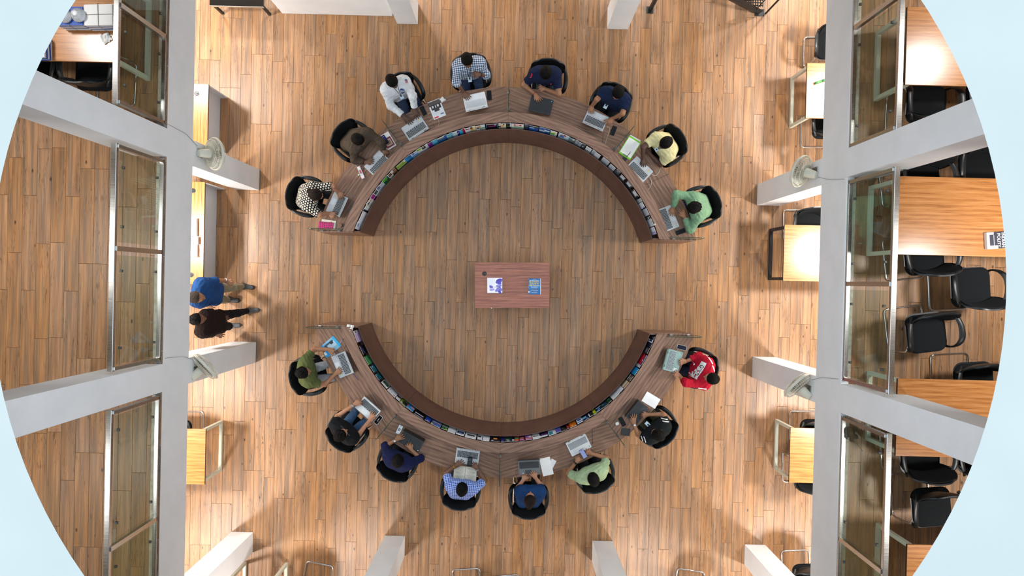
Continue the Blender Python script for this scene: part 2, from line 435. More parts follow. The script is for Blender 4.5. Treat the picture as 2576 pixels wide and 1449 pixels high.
def curved_desk(up, dividers, label):
    s = 1 if up else -1
    root = empty('curved_desk', RC, 0, label, 'desk', 'curved library desks')
    end_a = lambda r: math.asin(ENDY * s / r) if s > 0 else -math.pi + math.asin(ENDY / r)
    end_b = lambda r: math.pi - math.asin(ENDY / r) if s > 0 else -math.asin(ENDY / r)
    divs = sorted(dividers); cuts = [end_a] + [(lambda r, d=d: d) for d in divs] + [end_b]
    for i in range(len(cuts) - 1):
        ta, tb = cuts[i], cuts[i + 1]; am = (ta(2.9) + tb(2.9)) / 2; rot = am - math.pi / 2
        g = .0012
        A = lambda r, f=ta: f(r) + g / r; B = lambda r, f=tb: f(r) - g / r
        Mi = Matrix.Rotation(-rot, 4, 'Z')
        def part(name, spec, mat):
            mb = MB()
            for sp in spec: v, f = arc_piece(*sp[:4], A, B, 16, *(sp[4:])); mb.add(v, f, 0, Mi)
            o = mb.build(name, mat, root, rot=rot); autosmooth(o, 35); return o
        part('worktop', [(R_LI + .03, R_WO, Z_W - .025, Z_W)], M['walnut'])
        part('ledge', [(R_LI, R_LO, Z_L - .022, Z_L)], M['walnut'])
        part('ledge_support', [(R_LI + .028, R_LI + .046, Z_W, Z_L - .022)], M['walnut_dark'])
        part('front_panel', [(R_IN, R_IN + .011, 0.0, .95, R_PT, R_PT + .011)], M['walnut_dark'])
        part('rack_floor', [(R_PT + .01, R_LI + .03, .70, .715)], M['walnut_dark'])
    # end panels and leg panels under the dividers
    def radial_panel(name, ang, r0, r1, z0, z1, mat, th=.018):
        mb = MB(); mb.box(((r0 + r1) / 2, 0, (z0 + z1) / 2), (r1 - r0, th, z1 - z0))
        return mb.build(name, mat, root, rot=ang)
    for d in divs: radial_panel('leg_panel', d, R_IN + .03, R_WO - .06, 0, .69, M['walnut_dark'])
    for e in (-1, 1):
        y = s * (ENDY + .011); q = lambda r: e * math.sqrt(r * r - ENDY * ENDY)
        mb = MB(); x0, x1, x2 = q(R_IN + .02), q(R_LO), q(R_WO - .05)
        poly = [(x0, 0), (x2, 0), (x2, Z_W - .026), (q(R_LO - .13), Z_W - .026), (q(R_LO - .13), .94), (q(R_PT + .012), .94)]
        if e < 0: poly = poly[::-1]
        Mx = Matrix(((1, 0, 0, 0), (0, 0, -1, y), (0, 1, 0, 0), (0, 0, 0, 1)))
        mb.prism(poly, -.009, .009, 0, Mx); mb.build('end_panel', M['walnut'], root)
    # glass dividers
    def divider(loc, rz, L):
        h = Z_L + .06 - Z_W; g = MB(); n = 6; r = .09
        poly = [(0, 0), (L, 0)] + [(L - r + r * math.cos(math.radians(90 * k / n)), h - r + r * math.sin(math.radians(90 * k / n))) for k in range(n + 1)] + [(0, h)]
        Mx = Matrix(((1, 0, 0, 0), (0, 0, -1, 0), (0, 1, 0, 0), (0, 0, 0, 1)))
        nn = len(poly); vs = [(p[0], p[1], -.005) for p in poly] + [(p[0], p[1], .005) for p in poly]
        fs = [tuple(range(nn - 1, -1, -1)), tuple(range(nn, 2 * nn))]; g.add(vs, fs, 0, Mx)
        g.add(vs, [(i, (i + 1) % nn, nn + (i + 1) % nn, nn + i) for i in range(nn)], 1, Mx)
        o = g.build('glass_divider', [M['glass'], M['glass_edge']], root, loc=(loc[0], loc[1], Z_W), rot=rz)
        for t in (.25, .75):
            c = MB(); c.box((L * t, 0, .02), (.05, .03, .04), ch=.003); c.build('clip', M['chrome'], o)
    for d in divs: divider((R_LO * math.cos(d), R_LO * math.sin(d)), d, R_WO - R_LO + .045)
    for e in (-1, 1):
        divider((e * math.sqrt(R_LO ** 2 - ENDY ** 2), s * (ENDY + .03)), 0 if e > 0 else math.pi, R_WO - R_LO + .06)
    return root
DUP = [ang_of(1567, 352, 1.16), ang_of(1279.5, 246, 1.16), ang_of(989, 339, 1.16)]
DLO = [ang_of(973, 1073, 1.16), ang_of(1257, 1179, 1.16), ang_of(1548, 1090, 1.16)]
curved_desk(True, DUP, 'curved walnut desk forming the upper half of the ring, with four glass divided bays')
curved_desk(False, DLO, 'curved walnut desk forming the lower half of the ring, with four glass divided bays')

# ================================================================ centre table
def centre_table():
    a, b = P(1194, 659, .73), P(1382, 776, .73); c = (a + b) / 2; w, d = b.x - a.x, a.y - b.y
    w, d = 1.225, .75
    r = empty('low_table', (c.x, c.y, 0), .0245, 'reddish walnut table with a black cable hole, alone in the middle of the ring', 'table')
    MB().box((0, 0, .715), (w, d, .03), ch=.002).build('tabletop', M['redwood'], r)
    for s in (-1, 1): MB().box((s * (w / 2 - .05), 0, .35), (.025, d - .08, .70)).build('side_panel', M['walnut_dark'], r)
    MB().box((0, d / 2 - .12, .45), (w - .13, .018, .46)).build('modesty_panel', M['walnut_dark'], r)
    g = MB(); g.lathe([(.037, .0), (.037, .004), (.031, .005), (.029, .003)], 24); o = g.build('cable_grommet', M['plastic'], r, loc=(-.455, .19, .7305))
    MB().box((.016, 0, .0045), (.026, .016, .003)).build('cable_slot', plain('#5a3417'), o)
    MB().box((-.34, -d / 2 - .004, .70), (.018, .008, .012)).build('lock', M['chrome'], r)
    return r
centre_table()

# ================================================================ chairs
def chair_proto():
    r = empty('armchair', (0, 0, 0))
    # seat pad
    mb = MB(); rings = []
    for z, k in ((.425, .93), (.432, 1.0), (.455, 1.0), (.468, .96), (.474, .86), (.474, .5)):
        rings.append([(x * k, y * k + .0, z - .012 * (1 - (y / .23) ** 2) * (z > .46)) for x, y in rrect(.455, .46, .1, 5)])
    n = len(rings[0]); vs = [p for rg in rings for p in rg]
    fs = [(i * n + k, i * n + (k + 1) % n, (i + 1) * n + (k + 1) % n, (i + 1) * n + k) for i in range(len(rings) - 1) for k in range(n)]
    fs += [tuple(range(n - 1, -1, -1)), tuple((len(rings) - 1) * n + k for k in range(n))]
    mb.add(vs, fs); autosmooth(mb.build('seat', M['seat'], r), 60)
    # moulded shell under the seat
    mb = MB(); rings = []
    for z, k in ((.395, .80), (.402, .9), (.425, 1.0), (.437, 1.03)): rings.append([(x * k, y * k - .005, z) for x, y in rrect(.475, .475, .11, 5)])
    vs = [p for rg in rings for p in rg]
    fs = [(i * n + k, i * n + (k + 1) % n, (i + 1) * n + (k + 1) % n, (i + 1) * n + k) for i in range(3) for k in range(n)]
    fs += [tuple(range(n - 1, -1, -1)), tuple(3 * n + k for k in range(n))]
    mb.add(vs, fs); autosmooth(mb.build('seat_shell', M['plastic'], r), 60)
    # backrest: curved sheet with thickness
    def back(u, v, off):
        hw = .225 + .06 * math.sin(math.pi * min(v * 1.15, 1) * .62) - .10 * max(0, v - .62) ** 2 / .15
        x = u * hw; y = -.185 - .075 * v - .05 * math.sin(v * 3.1) * .4 + .085 * u * u * (.35 + .65 * math.sin(math.pi * min(1, v + .12))) - off * .9
        z = .43 + .41 * v - .05 * max(0, abs(u) - .35) ** 2 * (v > .5) * (v - .5) * 5 + off * .2
        return (x, y, z)
    def sheet(name, u0, v0, v1, o0, o1, mat, nu=14, nv=12):
        mb = MB(); vs = []; fs = []
        for off in (o0, o1):
            for j in range(nv + 1):
                for i in range(nu + 1): vs.append(back(-u0 + 2 * u0 * i / nu, v0 + (v1 - v0) * j / nv, off))
        W1 = nu + 1; B = W1 * (nv + 1)
        for j in range(nv):
            for i in range(nu):
                a = j * W1 + i; fs += [(a + 1, a, a + W1, a + W1 + 1), (B + a, B + a + 1, B + a + W1 + 1, B + a + W1)]
        for i in range(nu): fs += [(i, i + 1, B + i + 1, B + i), (nv * W1 + i + 1, nv * W1 + i, B + nv * W1 + i, B + nv * W1 + i + 1)]
        for j in range(nv): a, b = j * W1, (j + 1) * W1; fs += [(b, a, B + a, B + b), (a + nu, b + nu, B + b + nu, B + a + nu)]
        mb.add(vs, fs); return autosmooth(mb.build(name, mat, r), 50)
    bk = sheet('backrest', 1.0, 0, 1, -.008, .012, M['plastic'])
    sheet('back_cushion', .86, .2, .95, -.026, -.006, M['seat'])
    sl = MB()
    for k in range(6):
        v = .10 + .035 * k; pts = [back(-.62 + 1.24 * i / 8, v, .0135) for i in range(9)]; sl.tube(pts, .004, 5)
    sl.build('lumbar_ribs', M['plastic'], bk)
    # arms: flat straps sweeping from the back to the seat front
    for s in (-1, 1):
        pts = [(s * .245, -.225, .58), (s * .272, -.18, .622), (s * .298, -.10, .640), (s * .310, .0, .642), (s * .306, .09, .632), (s * .288, .155, .59), (s * .264, .19, .53), (s * .236, .195, .455), (s * .215, .17, .415)]
        pts = fillet(pts, .04, 3); nn = len(pts)
        rr = [(.020 + .016 * math.sin(math.pi * i / (nn - 1)), .012) for i in range(nn)]
        mb = MB(); mb.tube(pts, rr, 8, flat=(s, 0, .25)); autosmooth(mb.build('armrest', M['plastic'], r), 60)
    # chrome cantilever tube: closed at the rear, front uprights
    pts = [(-.19, .10, .395), (-.225, .215, .385), (-.24, .235, .013), (-.24, -.30, .013), (.24, -.30, .013), (.24, .235, .013), (.225, .215, .385), (.19, .10, .395)]
    mb = MB(); mb.tube(fillet(pts, .06, 5), .0125, 8); autosmooth(mb.build('frame', M['chrome'], r), 70)
    MB().box((0, -.02, .39), (.36, .05, .015)).build('seat_bracket', M['plastic'], r)
    return r
_chair = [None]
def chair(px, py, fx, fy, label, z0=0.0, group=None):
    """px,py: photo pixel of the seat centre; fx,fy: image direction it faces"""
    p = P(px, py, z0 + .46); f = dir2(fx, fy)
    if _chair[0] is None: _chair[0] = c = chair_proto()
    else: c = copy_tree(_chair[0])
    c.location = (p.x, p.y, z0); c.rotation_euler = (0, 0, math.atan2(f.y, f.x) - math.pi / 2)
    return tag(c, label, 'chair', group)

# ================================================================ tables with loop legs
def loop_table(name, cx, cy, w, d, z0, label, frame='frame_pale', legs=(-1, 1), zt=.75, th=.028, mat='teak', group=None, ins=.02):
    """w along x, d along y"""
    r = empty(name, (cx, cy, z0), 0, label, 'table', group)
    MB().box((0, 0, zt - th / 2), (w, d, th), ch=.002).build('tabletop', M[mat], r)
    for s in (-1, 1): MB().box((s * (w / 2 + .001), 0, zt - th / 2), (.002, d, th)).build('edge_band', plain('#4a2d18', .5), r)
    for s in legs:
        x = s * (w / 2 - .045 - ins); b = .05; mb = MB(); yh = d / 2 - .035; zz = zt - th
        mb.box((x, -yh, zz / 2), (b, b, zz), ch=.003); mb.box((x, yh, zz / 2), (b, b, zz), ch=.003)
        mb.box((x, 0, b / 2), (b, 2 * yh - b, b)); mb.box((x, 0, zz - b / 2), (b, 2 * yh - b, b))
        mb.build('leg_frame', M[frame], r)
    mb = MB(); mb.box((0, 0, zt - th - .03), (w - .2, .04, .05)); mb.build('under_rail', M[frame], r)
    return r
def table_px(name, xe, y0, y1, z0, side, w, label, **k):
    """inner edge at photo x = xe, spanning photo rows y0..y1; extends outward"""
    a, b = P(xe, y0, z0 + .75), P(xe, y1, z0 + .75)
    cy = (a.y + b.y) / 2; d = abs(a.y - b.y); xi = (a.x + b.x) / 2
    return loop_table(name, xi + side * w / 2, cy, w, d, z0, label, **k)
GR = 'reading tables'
table_px('reading_table', 2280, 17, 213, ZF, 1, 1.6, 'glossy teak reading table on the gallery, nearest the metal staircase', group=GR)
table_px('reading_table', 2260, 443, 640, ZF, 1, 2.4, 'glossy teak reading table on the gallery with a thick book lying on it', group=GR)
table_px('reading_table', 2256, 952, 1147, ZF, 1, 2.0, 'teak reading table on the gallery half hidden behind an upper column', group=GR)
table_px('reading_table', 2280, 1370, 1560, ZF, 1, 1.5, 'teak reading table on the gallery cut off by the lower corner of the picture', group=GR)
table_px('reading_table', 300, -70, 157, ZF, -1, 2.3, 'teak reading table on the gallery carrying tied bundles of papers', group=GR)
table_px('reading_table', 2029, 158, 297, 0, 1, 1.6, 'teak table at ground level with a green pen case, pale loop legs', group=GR)
table_px('reading_table', 1972, 565, 706, 0, 1, 1.6, 'teak table at ground level standing on a black loop frame', frame='frame_black', group=GR)
table_px('reading_table', 1987, 1076, 1214, 0, 1, 1.6, 'teak table at ground level below the wall fan, pale loop legs and two chairs', group=GR)
table_px('reading_table', 516, 1080, 1219, 0, -1, 1.6, 'teak table at ground level alone under the shaded gallery, pale loop legs', group=GR)
loop_table('reading_table', -4.22, -5.40, .86, .72, 0, 'table cut off by the bottom edge, beside the corner column', group=GR)

# ================================================================ staff counters along the left
def counter(y0, y1, xe, L2, label, holes):
    a, b = P(xe[0], y0, .75), P(xe[1], y1, .75); x = (a.x + b.x) / 2; yc = (a.y + b.y) / 2; L = a.y - b.y; d = .62
    r = empty('staff_counter', (x - d / 2, yc, 0), 0, label, 'counter', 'staff counters under the gallery')
    MB().box((0, 0, .7375), (d, L, .025), ch=.002).build('countertop', M['teak_y'], r)
    MB().box((d / 2 + .001, 0, .7375), (.003, L, .025)).build('edge_band', plain('#5a3018', .5), r)
    MB().box((d / 2 - .15, 0, .3625), (.02, L - .04, .725)).build('front_panel', M['counter'], r)
    for s in (-1, 1): MB().box((-.005, s * (L / 2 - .012), .3625), (d - .01, .02, .725)).build('end_panel', M['counter'], r)
    for hp in holes:
        p = P(hp[0], hp[1], .75); g = MB(); g.lathe([(.04, 0), (.04, .004), (.033, .005)], 22)
        o = g.build('cable_grommet', M['plastic'], r, loc=(p.x - r.location.x, p.y - yc, .75))
        MB().box((.014, -.006, .004), (.024, .016, .005)).build('cable_slot', plain('#050505'), o)
    return r
counter(212, 366, (527, 519), 0, 'teak topped staff counter with pale panels, beside the upper wall fan', [(495, 235)])
counter(458, 715, (517, 509), 0, 'teak topped staff counter with pale panels, carrying white booklets', [(486, 480), (481, 691)])
# ================================================================ people: smooth bodies grown from round limbs
def cap(a, b, ra, rb, k=.03, cuts=()): return ('c', np.array(a, float), np.array(b, float), ra, rb, k, cuts)
def ell(c, R, rad, k=.03, cuts=()): return ('e', np.array(c, float), np.array(R, float), np.array(rad, float), 0, k, cuts)
def grid_field(prims, h, infl=0.0, clips=(), disp=None):
    lo = np.full(3, 1e9); hi = -lo
    bbs = []
    for p in prims:
        if p[0] == 'c':
            r = max(p[3], p[4]) + infl; a = np.minimum(p[1], p[2]) - r; b = np.maximum(p[1], p[2]) + r
        else:
            r = float(p[3].max()) + infl; a = p[1] - r; b = p[1] + r
        bbs.append((a, b)); lo = np.minimum(lo, a); hi = np.maximum(hi, b)
    lo = lo - 2 * h; hi = hi + 2 * h
    n = np.ceil((hi - lo) / h).astype(int) + 1
    D = np.full(n, .06, dtype=np.float32)
    ax = [lo[i] + h * np.arange(n[i]) for i in range(3)]
    for p, (a, b) in zip(prims, bbs):
        m = p[5] + .03
        i0 = np.maximum(0, np.floor((a - m - lo) / h).astype(int)); i1 = np.minimum(n, np.ceil((b + m - lo) / h).astype(int) + 1)
        sl = tuple(slice(i0[i], i1[i]) for i in range(3))
        X, Y, Z = np.meshgrid(ax[0][sl[0]], ax[1][sl[1]], ax[2][sl[2]], indexing='ij', sparse=True)
        if p[0] == 'c':
            A, B = p[1], p[2]; ab = B - A; L2 = max(1e-9, float(ab @ ab))
            t = np.clip(((X - A[0]) * ab[0] + (Y - A[1]) * ab[1] + (Z - A[2]) * ab[2]) / L2, 0, 1)
            d = np.sqrt((X - A[0] - t * ab[0]) ** 2 + (Y - A[1] - t * ab[1]) ** 2 + (Z - A[2] - t * ab[2]) ** 2) - (p[3] + t * (p[4] - p[3])) - infl
        else:
            c, R, rad = p[1], p[2], p[3] + infl
            q = [(X - c[0]) * R[i][0] + (Y - c[1]) * R[i][1] + (Z - c[2]) * R[i][2] for i in range(3)]
            k0 = np.sqrt(sum((q[i] / rad[i]) ** 2 for i in range(3))); k1 = np.sqrt(sum((q[i] / rad[i] ** 2) ** 2 for i in range(3)))
            d = k0 * (k0 - 1) / np.maximum(k1, 1e-6)
        for pt, nn in p[6]: d = np.maximum(d, (X - pt[0]) * nn[0] + (Y - pt[1]) * nn[1] + (Z - pt[2]) * nn[2])
        k = p[5]; o = D[sl]; hh = np.clip(.5 + .5 * (d - o) / k, 0, 1)
        D[sl] = d * (1 - hh) + o * hh - k * hh * (1 - hh)
    if clips or disp:
        X, Y, Z = np.meshgrid(*ax, indexing='ij', sparse=True)
        if disp: D = D + disp(X, Y, Z).astype(np.float32)
        for pt, nn in clips: D = np.maximum(D, (X - pt[0]) * nn[0] + (Y - pt[1]) * nn[1] + (Z - pt[2]) * nn[2])
    return D, lo, h
def surface_nets(D, lo, h):
    s = D < 0
    c = [s[i:s.shape[0] - 1 + i, j:s.shape[1] - 1 + j, k:s.shape[2] - 1 + k] for i in (0, 1) for j in (0, 1) for k in (0, 1)]
    cnt = sum(x.astype(np.int8) for x in c); cell = (cnt > 0) & (cnt < 8)
    I = np.argwhere(cell); N = len(I)
    if N == 0: return np.zeros((0, 3)), np.zeros((0, 4), int)
    idx = np.full(cell.shape, -1, dtype=np.int32); idx[tuple(I.T)] = np.arange(N)
    acc = np.zeros((N, 3)); num = np.zeros(N)
    co = [(i, j, k) for i in (0, 1) for j in (0, 1) for k in (0, 1)]
    val = [D[I[:, 0] + a, I[:, 1] + b, I[:, 2] + e] for a, b, e in co]
    for p in range(8):
        for q in range(p + 1, 8):
            if sum(abs(co[p][i] - co[q][i]) for i in range(3)) != 1: continue
            m = (val[p] < 0) != (val[q] < 0)
            if not m.any(): continue
            t = val[p][m] / (val[p][m] - val[q][m])
            acc[m] += np.array(co[p]) + t[:, None] * (np.array(co[q]) - np.array(co[p])); num[m] += 1
    V = lo + h * (I + acc / num[:, None]); F = []
    for axx in range(3):
        u, v = (axx + 1) % 3, (axx + 2) % 3
        a = [slice(None)] * 3; b = [slice(None)] * 3; a[axx] = slice(0, -1); b[axx] = slice(1, None)
        sa, sb = s[tuple(a)], s[tuple(b)]; E = np.argwhere(sa != sb)
        E = E[(E[:, u] > 0) & (E[:, v] > 0) & (E[:, u] < s.shape[u] - 1) & (E[:, v] < s.shape[v] - 1)]
        if not len(E): continue
        du = np.zeros(3, int); du[u] = 1; dv = np.zeros(3, int); dv[v] = 1
        q = np.stack([idx[tuple((E - du - dv).T)], idx[tuple((E - dv).T)], idx[tuple(E.T)], idx[tuple((E - du).T)]], 1)
        fl = ~sa[tuple(E.T)]; q[fl] = q[fl][:, ::-1]; F.append(q)
    return V, np.concatenate(F)
def blob(prims, h, infl=0.0, clips=(), disp=None): return surface_nets(*grid_field(prims, h, infl, clips, disp))
def np_mesh(name, VF, mat, parent):
    V = np.concatenate([v for v, f in VF]); off = 0; Fs = []
    for v, f in VF: Fs.append(f + off); off += len(v)
    F = np.concatenate(Fs)
    me = bpy.data.meshes.new(name); me.vertices.add(len(V)); me.vertices.foreach_set('co', V.astype(np.float32).ravel())
    me.loops.add(F.size); me.loops.foreach_set('vertex_index', F.ravel().astype(np.int32))
    me.polygons.add(len(F)); me.polygons.foreach_set('loop_start', np.arange(0, F.size, 4, dtype=np.int32))
    me.polygons.foreach_set('use_smooth', np.ones(len(F), bool)); me.materials.append(mat); me.update(calc_edges=True); me.validate()
    o = bpy.data.objects.new(name, me); COL.objects.link(o); o.parent = parent; return o
# ---------------------------------------------------------------- cloth, skin and hair materials
def cloth(name, hexc, rough=.9, scale=11, bump=.55):
    t = NT(name); n = t.n('ShaderNodeTexNoise', _Scale=scale, _Detail=3.0, _Distortion=1.2); t.l(objco(t, (1, 1, .6)), n.inputs['Vector'])
    c = srgb(hexc); t.base(t.ramp(n.outputs[0], [(.3, tuple(x * .8 for x in c[:3]) + (1,)), (.65, c)]))
    t.set(Roughness=rough); t.b.inputs['Specular IOR Level'].default_value = .2; t.bump(n.outputs[0], bump, .03); return t
def flat_yz(t, sp):
    tc = t.n('ShaderNodeTexCoord'); ns = t.n('ShaderNodeSeparateXYZ'); t.l(tc.outputs['Normal'], ns.inputs[0])
    g = t.math('GREATER_THAN', t.math('ABSOLUTE', ns.outputs[2]), .6)
    return t.math('ADD', t.math('MULTIPLY', g, sp.outputs[1]), t.math('MULTIPLY', t.math('SUBTRACT', 1.0, g), sp.outputs[2]))
def checked(name, base, line, n=22, wd=.42, mid=None):
    t = cloth(name, base); co = objco(t); sp = t.n('ShaderNodeSeparateXYZ'); t.l(co, sp.inputs[0])
    fx = t.math('LESS_THAN', t.math('FRACT', t.math('MULTIPLY', sp.outputs[0], n)), wd)
    yz = flat_yz(t, sp)
    fy = t.math('LESS_THAN', t.math('FRACT', t.math('MULTIPLY', yz, n)), wd)
    f = t.math('MULTIPLY', t.math('ADD', fx, fy), .5)
    t.base(t.ramp(f, [(.0, srgb(base)), (.5, srgb(mid or line)), (1.0, srgb(line))])); return t.m
def dotted(name, base, dot, n=26):
    t = cloth(name, base); co = objco(t); sp = t.n('ShaderNodeSeparateXYZ'); t.l(co, sp.inputs[0])
    yz = flat_yz(t, sp)
    row = t.math('FLOOR', t.math('MULTIPLY', yz, n))
    a = t.math('SUBTRACT', t.math('FRACT', t.math('ADD', t.math('MULTIPLY', sp.outputs[0], n), t.math('MULTIPLY', row, .5))), .5)
    b = t.math('SUBTRACT', t.math('FRACT', t.math('MULTIPLY', yz, n)), .5)
    d = t.math('ADD', t.math('MULTIPLY', a, a), t.math('MULTIPLY', b, b))
    t.base(t.mix(t.math('LESS_THAN', d, .13), srgb(base), srgb(dot))); return t.m
_skin = {}
def skin(hexc):
    if hexc not in _skin:
        t = NT('skin_' + hexc[1:]); n = t.n('ShaderNodeTexNoise', _Scale=30.0, _Detail=3.0); t.l(objco(t), n.inputs['Vector'])
        c = srgb(hexc); t.base(t.ramp(n.outputs[0], [(.3, tuple(x * .86 for x in c[:3]) + (1,)), (.7, c)]))
        t.set(Roughness=.55); t.b.inputs['Subsurface Weight'].default_value = .0; _skin[hexc] = t.m
    return _skin[hexc]
def hair_mat(name, hexc, sc=(60, 60, 14)):
    t = NT(name); n = t.n('ShaderNodeTexNoise', _Scale=1.0, _Detail=4.0); t.l(objco(t, sc), n.inputs['Vector'])
    c = srgb(hexc); t.base(t.ramp(n.outputs[0], [(.35, tuple(x * .5 for x in c[:3]) + (1,)), (.7, c)])); t.set(Roughness=.6); t.b.inputs['Specular IOR Level'].default_value = .12; t.bump(n.outputs[0], .7, .008); return t.m
M['hair'] = hair_mat('black_hair', '#0a0807'); M['hair_grey'] = hair_mat('greying_hair', '#4a4038', (90, 90, 20)); M['hair_bun'] = hair_mat('dark_brown_hair', '#241a15')
M['eye_w'] = plain('#bdb5ab', .4); M['lip'] = plain('#7a4238', .6); M['badge'] = plain('#cfe0ee', .3); M['strap'] = plain('#1b2330', .8)
M['watch_s'] = plain('#cfd2d4', .25, 1.0); M['watch_k'] = plain('#1e2022', .4); M['thread'] = plain('#b02a24', .8); M['gold'] = plain('#d6a93a', .3, 1.0)
def folds(amp, seed):
    def f(X, Y, Z):
        a = np.sin(26 * X + 9 * np.sin(11 * Y + seed) + 7 * Z); b = np.sin(31 * Y + 8 * np.sin(9 * Z + seed) + 5 * X); c = np.sin(23 * Z + 10 * X * 3 + seed * 2)
        return amp * (a * b * .6 + .4 * c * a)
    return f
def hand_prims(W, E, T, side, curl=1.0, spread=1.0):
    """W wrist, E elbow, T fingertip target (np). side=+1: thumb lies toward -s ..."""
    h = T - W; h[2] *= .35; L = np.linalg.norm(h); h = h / max(L, 1e-6); L = min(max(L, .13), .185); up = np.array((0, 0, 1.0)); s = np.cross(h, up); s /= np.linalg.norm(s); n = np.cross(s, h)
    sc = L / .175; pr = []
    fa = (W - E); fa /= np.linalg.norm(fa)
    pr.append(cap(W - fa * .07, W, .031, .027, .02)); pr.append(cap(W, W + h * .035 * sc, .026, .026, .02))
    for o in (-.028, -.0095, .0095, .028):
        pr.append(cap(W + h * .02 * sc + s * o * .6, W + h * .083 * sc + s * o + n * .006, .0155, .0125, .018))
    for o, ln, sp in ((-.031, .066, -.30), (-.0105, .078, -.09), (.0105, .074, .1), (.031, .058, .32)):
        o, sp = -o * side, -sp * side
        b = W + h * .083 * sc + s * o + n * .006; d = h * math.cos(sp * spread) + s * math.sin(sp * spread)
        p1 = b + d * ln * .45 * sc + n * .010 * curl; p2 = p1 + d * ln * .32 * sc - n * .012 * curl; p3 = p2 + d * ln * .25 * sc - n * .016 * curl
        pr += [cap(b, p1, .0098, .0088, .008), cap(p1, p2, .0088, .0078, .006), cap(p2, p3, .0078, .0066, .005)]
    t0 = W + h * .022 * sc - s * side * .022; t1 = W + h * .055 * sc - s * side * .05 - n * .006; t2 = t1 + h * .034 * sc - s * side * .006 - n * .004
    pr += [cap(t0, t1, .015, .0115, .014), cap(t1, t2, .0108, .0085, .008)]
    return pr
N3 = lambda v: np.array((v.x, v.y, v.z))
SKIN = {'mid': '#a57353', 'dark': '#75503c', 'deep': '#573a2c', 'light': '#bd8666'}
def make_person(name, label, root_p, rz, J, o):
    """J: joints in room space; o: options"""
    r = empty(name, root_p, rz, label, 'person')
    Minv = (Matrix.Translation(root_p) @ Matrix.Rotation(rz, 4, 'Z')).inverted()
    L = lambda v: N3(Minv @ Vector(v)); J = {k: L(v) for k, v in J.items()}
    fdir = np.array((0, 1.0, 0)); lf = np.array((-1.0, 0, 0)); up = np.array((0, 0, 1.0))
    g = Minv.to_3x3() @ Vector((o['face'].x, o['face'].y, 0)); g = N3(g); g /= np.linalg.norm(g)
    pt = o.get('pitch', .6); u = up * math.cos(pt) + g * math.sin(pt); fw = g * math.cos(pt) - up * math.sin(pt); sd = np.cross(fw, u)
    H = J['head']; hs = o.get('hs', 1.13); SLp, SRp, HP = J['SL'], J['SR'], J['hip']
    ch = (SLp + SRp) / 2; ax = SLp - SRp; ax /= np.linalg.norm(ax)
    fat = o.get('fat', 1.0); nb = ch + up * .05 + (H - ch) * np.array((.25, .25, 0))
    torso = [cap(HP - lf * .085, HP + lf * .085, .112 * fat, .112 * fat, .05)]
    for t, w, rr in ((.3, .07, .112), (.58, .085, .115), (.8, .10, .108)):
        c = HP + (ch - HP) * t; v = lf * (1 - t) + ax * t; v /= np.linalg.norm(v)
        torso.append(cap(c - v * w, c + v * w, rr * fat, rr * fat, .09))
    torso += [cap(ch - ax * .12, ch + ax * .12, .085, .085, .09), cap(nb, SLp - up * .0, .05, .06, .06), cap(nb, SRp, .05, .06, .06)]
    arms = {}
    for q in 'LR':
        S_, E_, W_ = J['S' + q], J['E' + q], J['W' + q]; arms[q] = (S_, E_, W_)
    armp = []
    for q in 'LR': S_, E_, W_ = arms[q]; armp += [cap(S_, E_, .054, .043, .035), cap(E_, W_, .041, .028, .02)]
    head = [ell(H, [sd, fw, u], np.array((.074, .093, .102)) * hs, .02), ell(H - u * .062 * hs + fw * .018 * hs, [sd, fw, u], np.array((.056, .066, .06)) * hs, .03),
            cap(H + fw * .088 * hs + u * .008, H + fw * .104 * hs - u * .028, .009, .015, .014), cap(H + fw * .082 * hs + u * .022 - sd * .03, H + fw * .082 * hs + u * .022 + sd * .03, .013, .013, .015),
            cap(H + fw * .075 * hs - u * .075 - sd * .012, H + fw * .075 * hs - u * .075 + sd * .012, .02, .02, .02)]
    for e in (-1, 1): head.append(ell(H + sd * e * .074 * hs - u * .015, [sd, fw, u], np.array((.012, .02, .03)), .008))
    neck = [cap(nb - up * .03, H - u * .06 - fw * .01, .055, .05, .04)]
    legs, shoes = [], []
    for q in 'LR':
        e = -1 if q == 'L' else 1
        hp = HP + lf * (-e) * .085; kn, an = J['K' + q], J['A' + q]; toe = J['T' + q]
        legs += [cap(hp, kn, .083, .058, .05), cap(kn, an, .055, .042, .03)]
        shoes += [cap(an - up * .035, an - up * .045, .045, .045, .02), cap(an - up * .04 - (toe - an) * .1, toe, .042, .036, .03)]
    sk = skin(SKIN[o.get('skin', 'mid')])
    thin = [cap(p[1], p[2], p[3] - .013, p[4] - .013, p[5] * .7) for p in torso[:5]] + torso[5:] + [cap(p[1], p[2], p[3] - .012, p[4] - .012, .03) for p in legs]
    body = [blob(thin + armp + head + neck, .0095)]
    for q in 'LR':
        if J.get('F' + q) is not None:
            body.append(blob(hand_prims(arms[q][2].copy(), arms[q][1].copy(), J['F' + q].copy(), 1 if q == 'L' else -1, o.get('curl' + q, 1.0)), .0042))
    b = np_mesh('body', body, sk, r)
    # face details
    for e in (-1, 1):
        m = MB(); m.lathe([(.002, .008), (.007, .006), (.0095, 0), (.007, -.006), (.002, -.008)], 10); p = H + fw * .083 * hs + sd * e * .031 + u * .004
        m.build('eye', M['eye_w'], r, True, loc=p)
        m = MB(); m.lathe([(.001, .006), (.0048, .003), (.0062, 0), (.0048, -.003), (.001, -.006)], 8); m.build('pupil', plain('#120c09', .2), r.children[-1], True, loc=(fw * .0055))
    np_mesh('mouth', [blob([cap(H + fw * .083 * hs - u * .052 - sd * .018, H + fw * .083 * hs - u * .052 + sd * .018, .008, .008, .01)], .005)], M['lip'], r)
    # hair
    hr = o.get('hair', 'short'); hm = M[o.get('hairm', 'hair')]
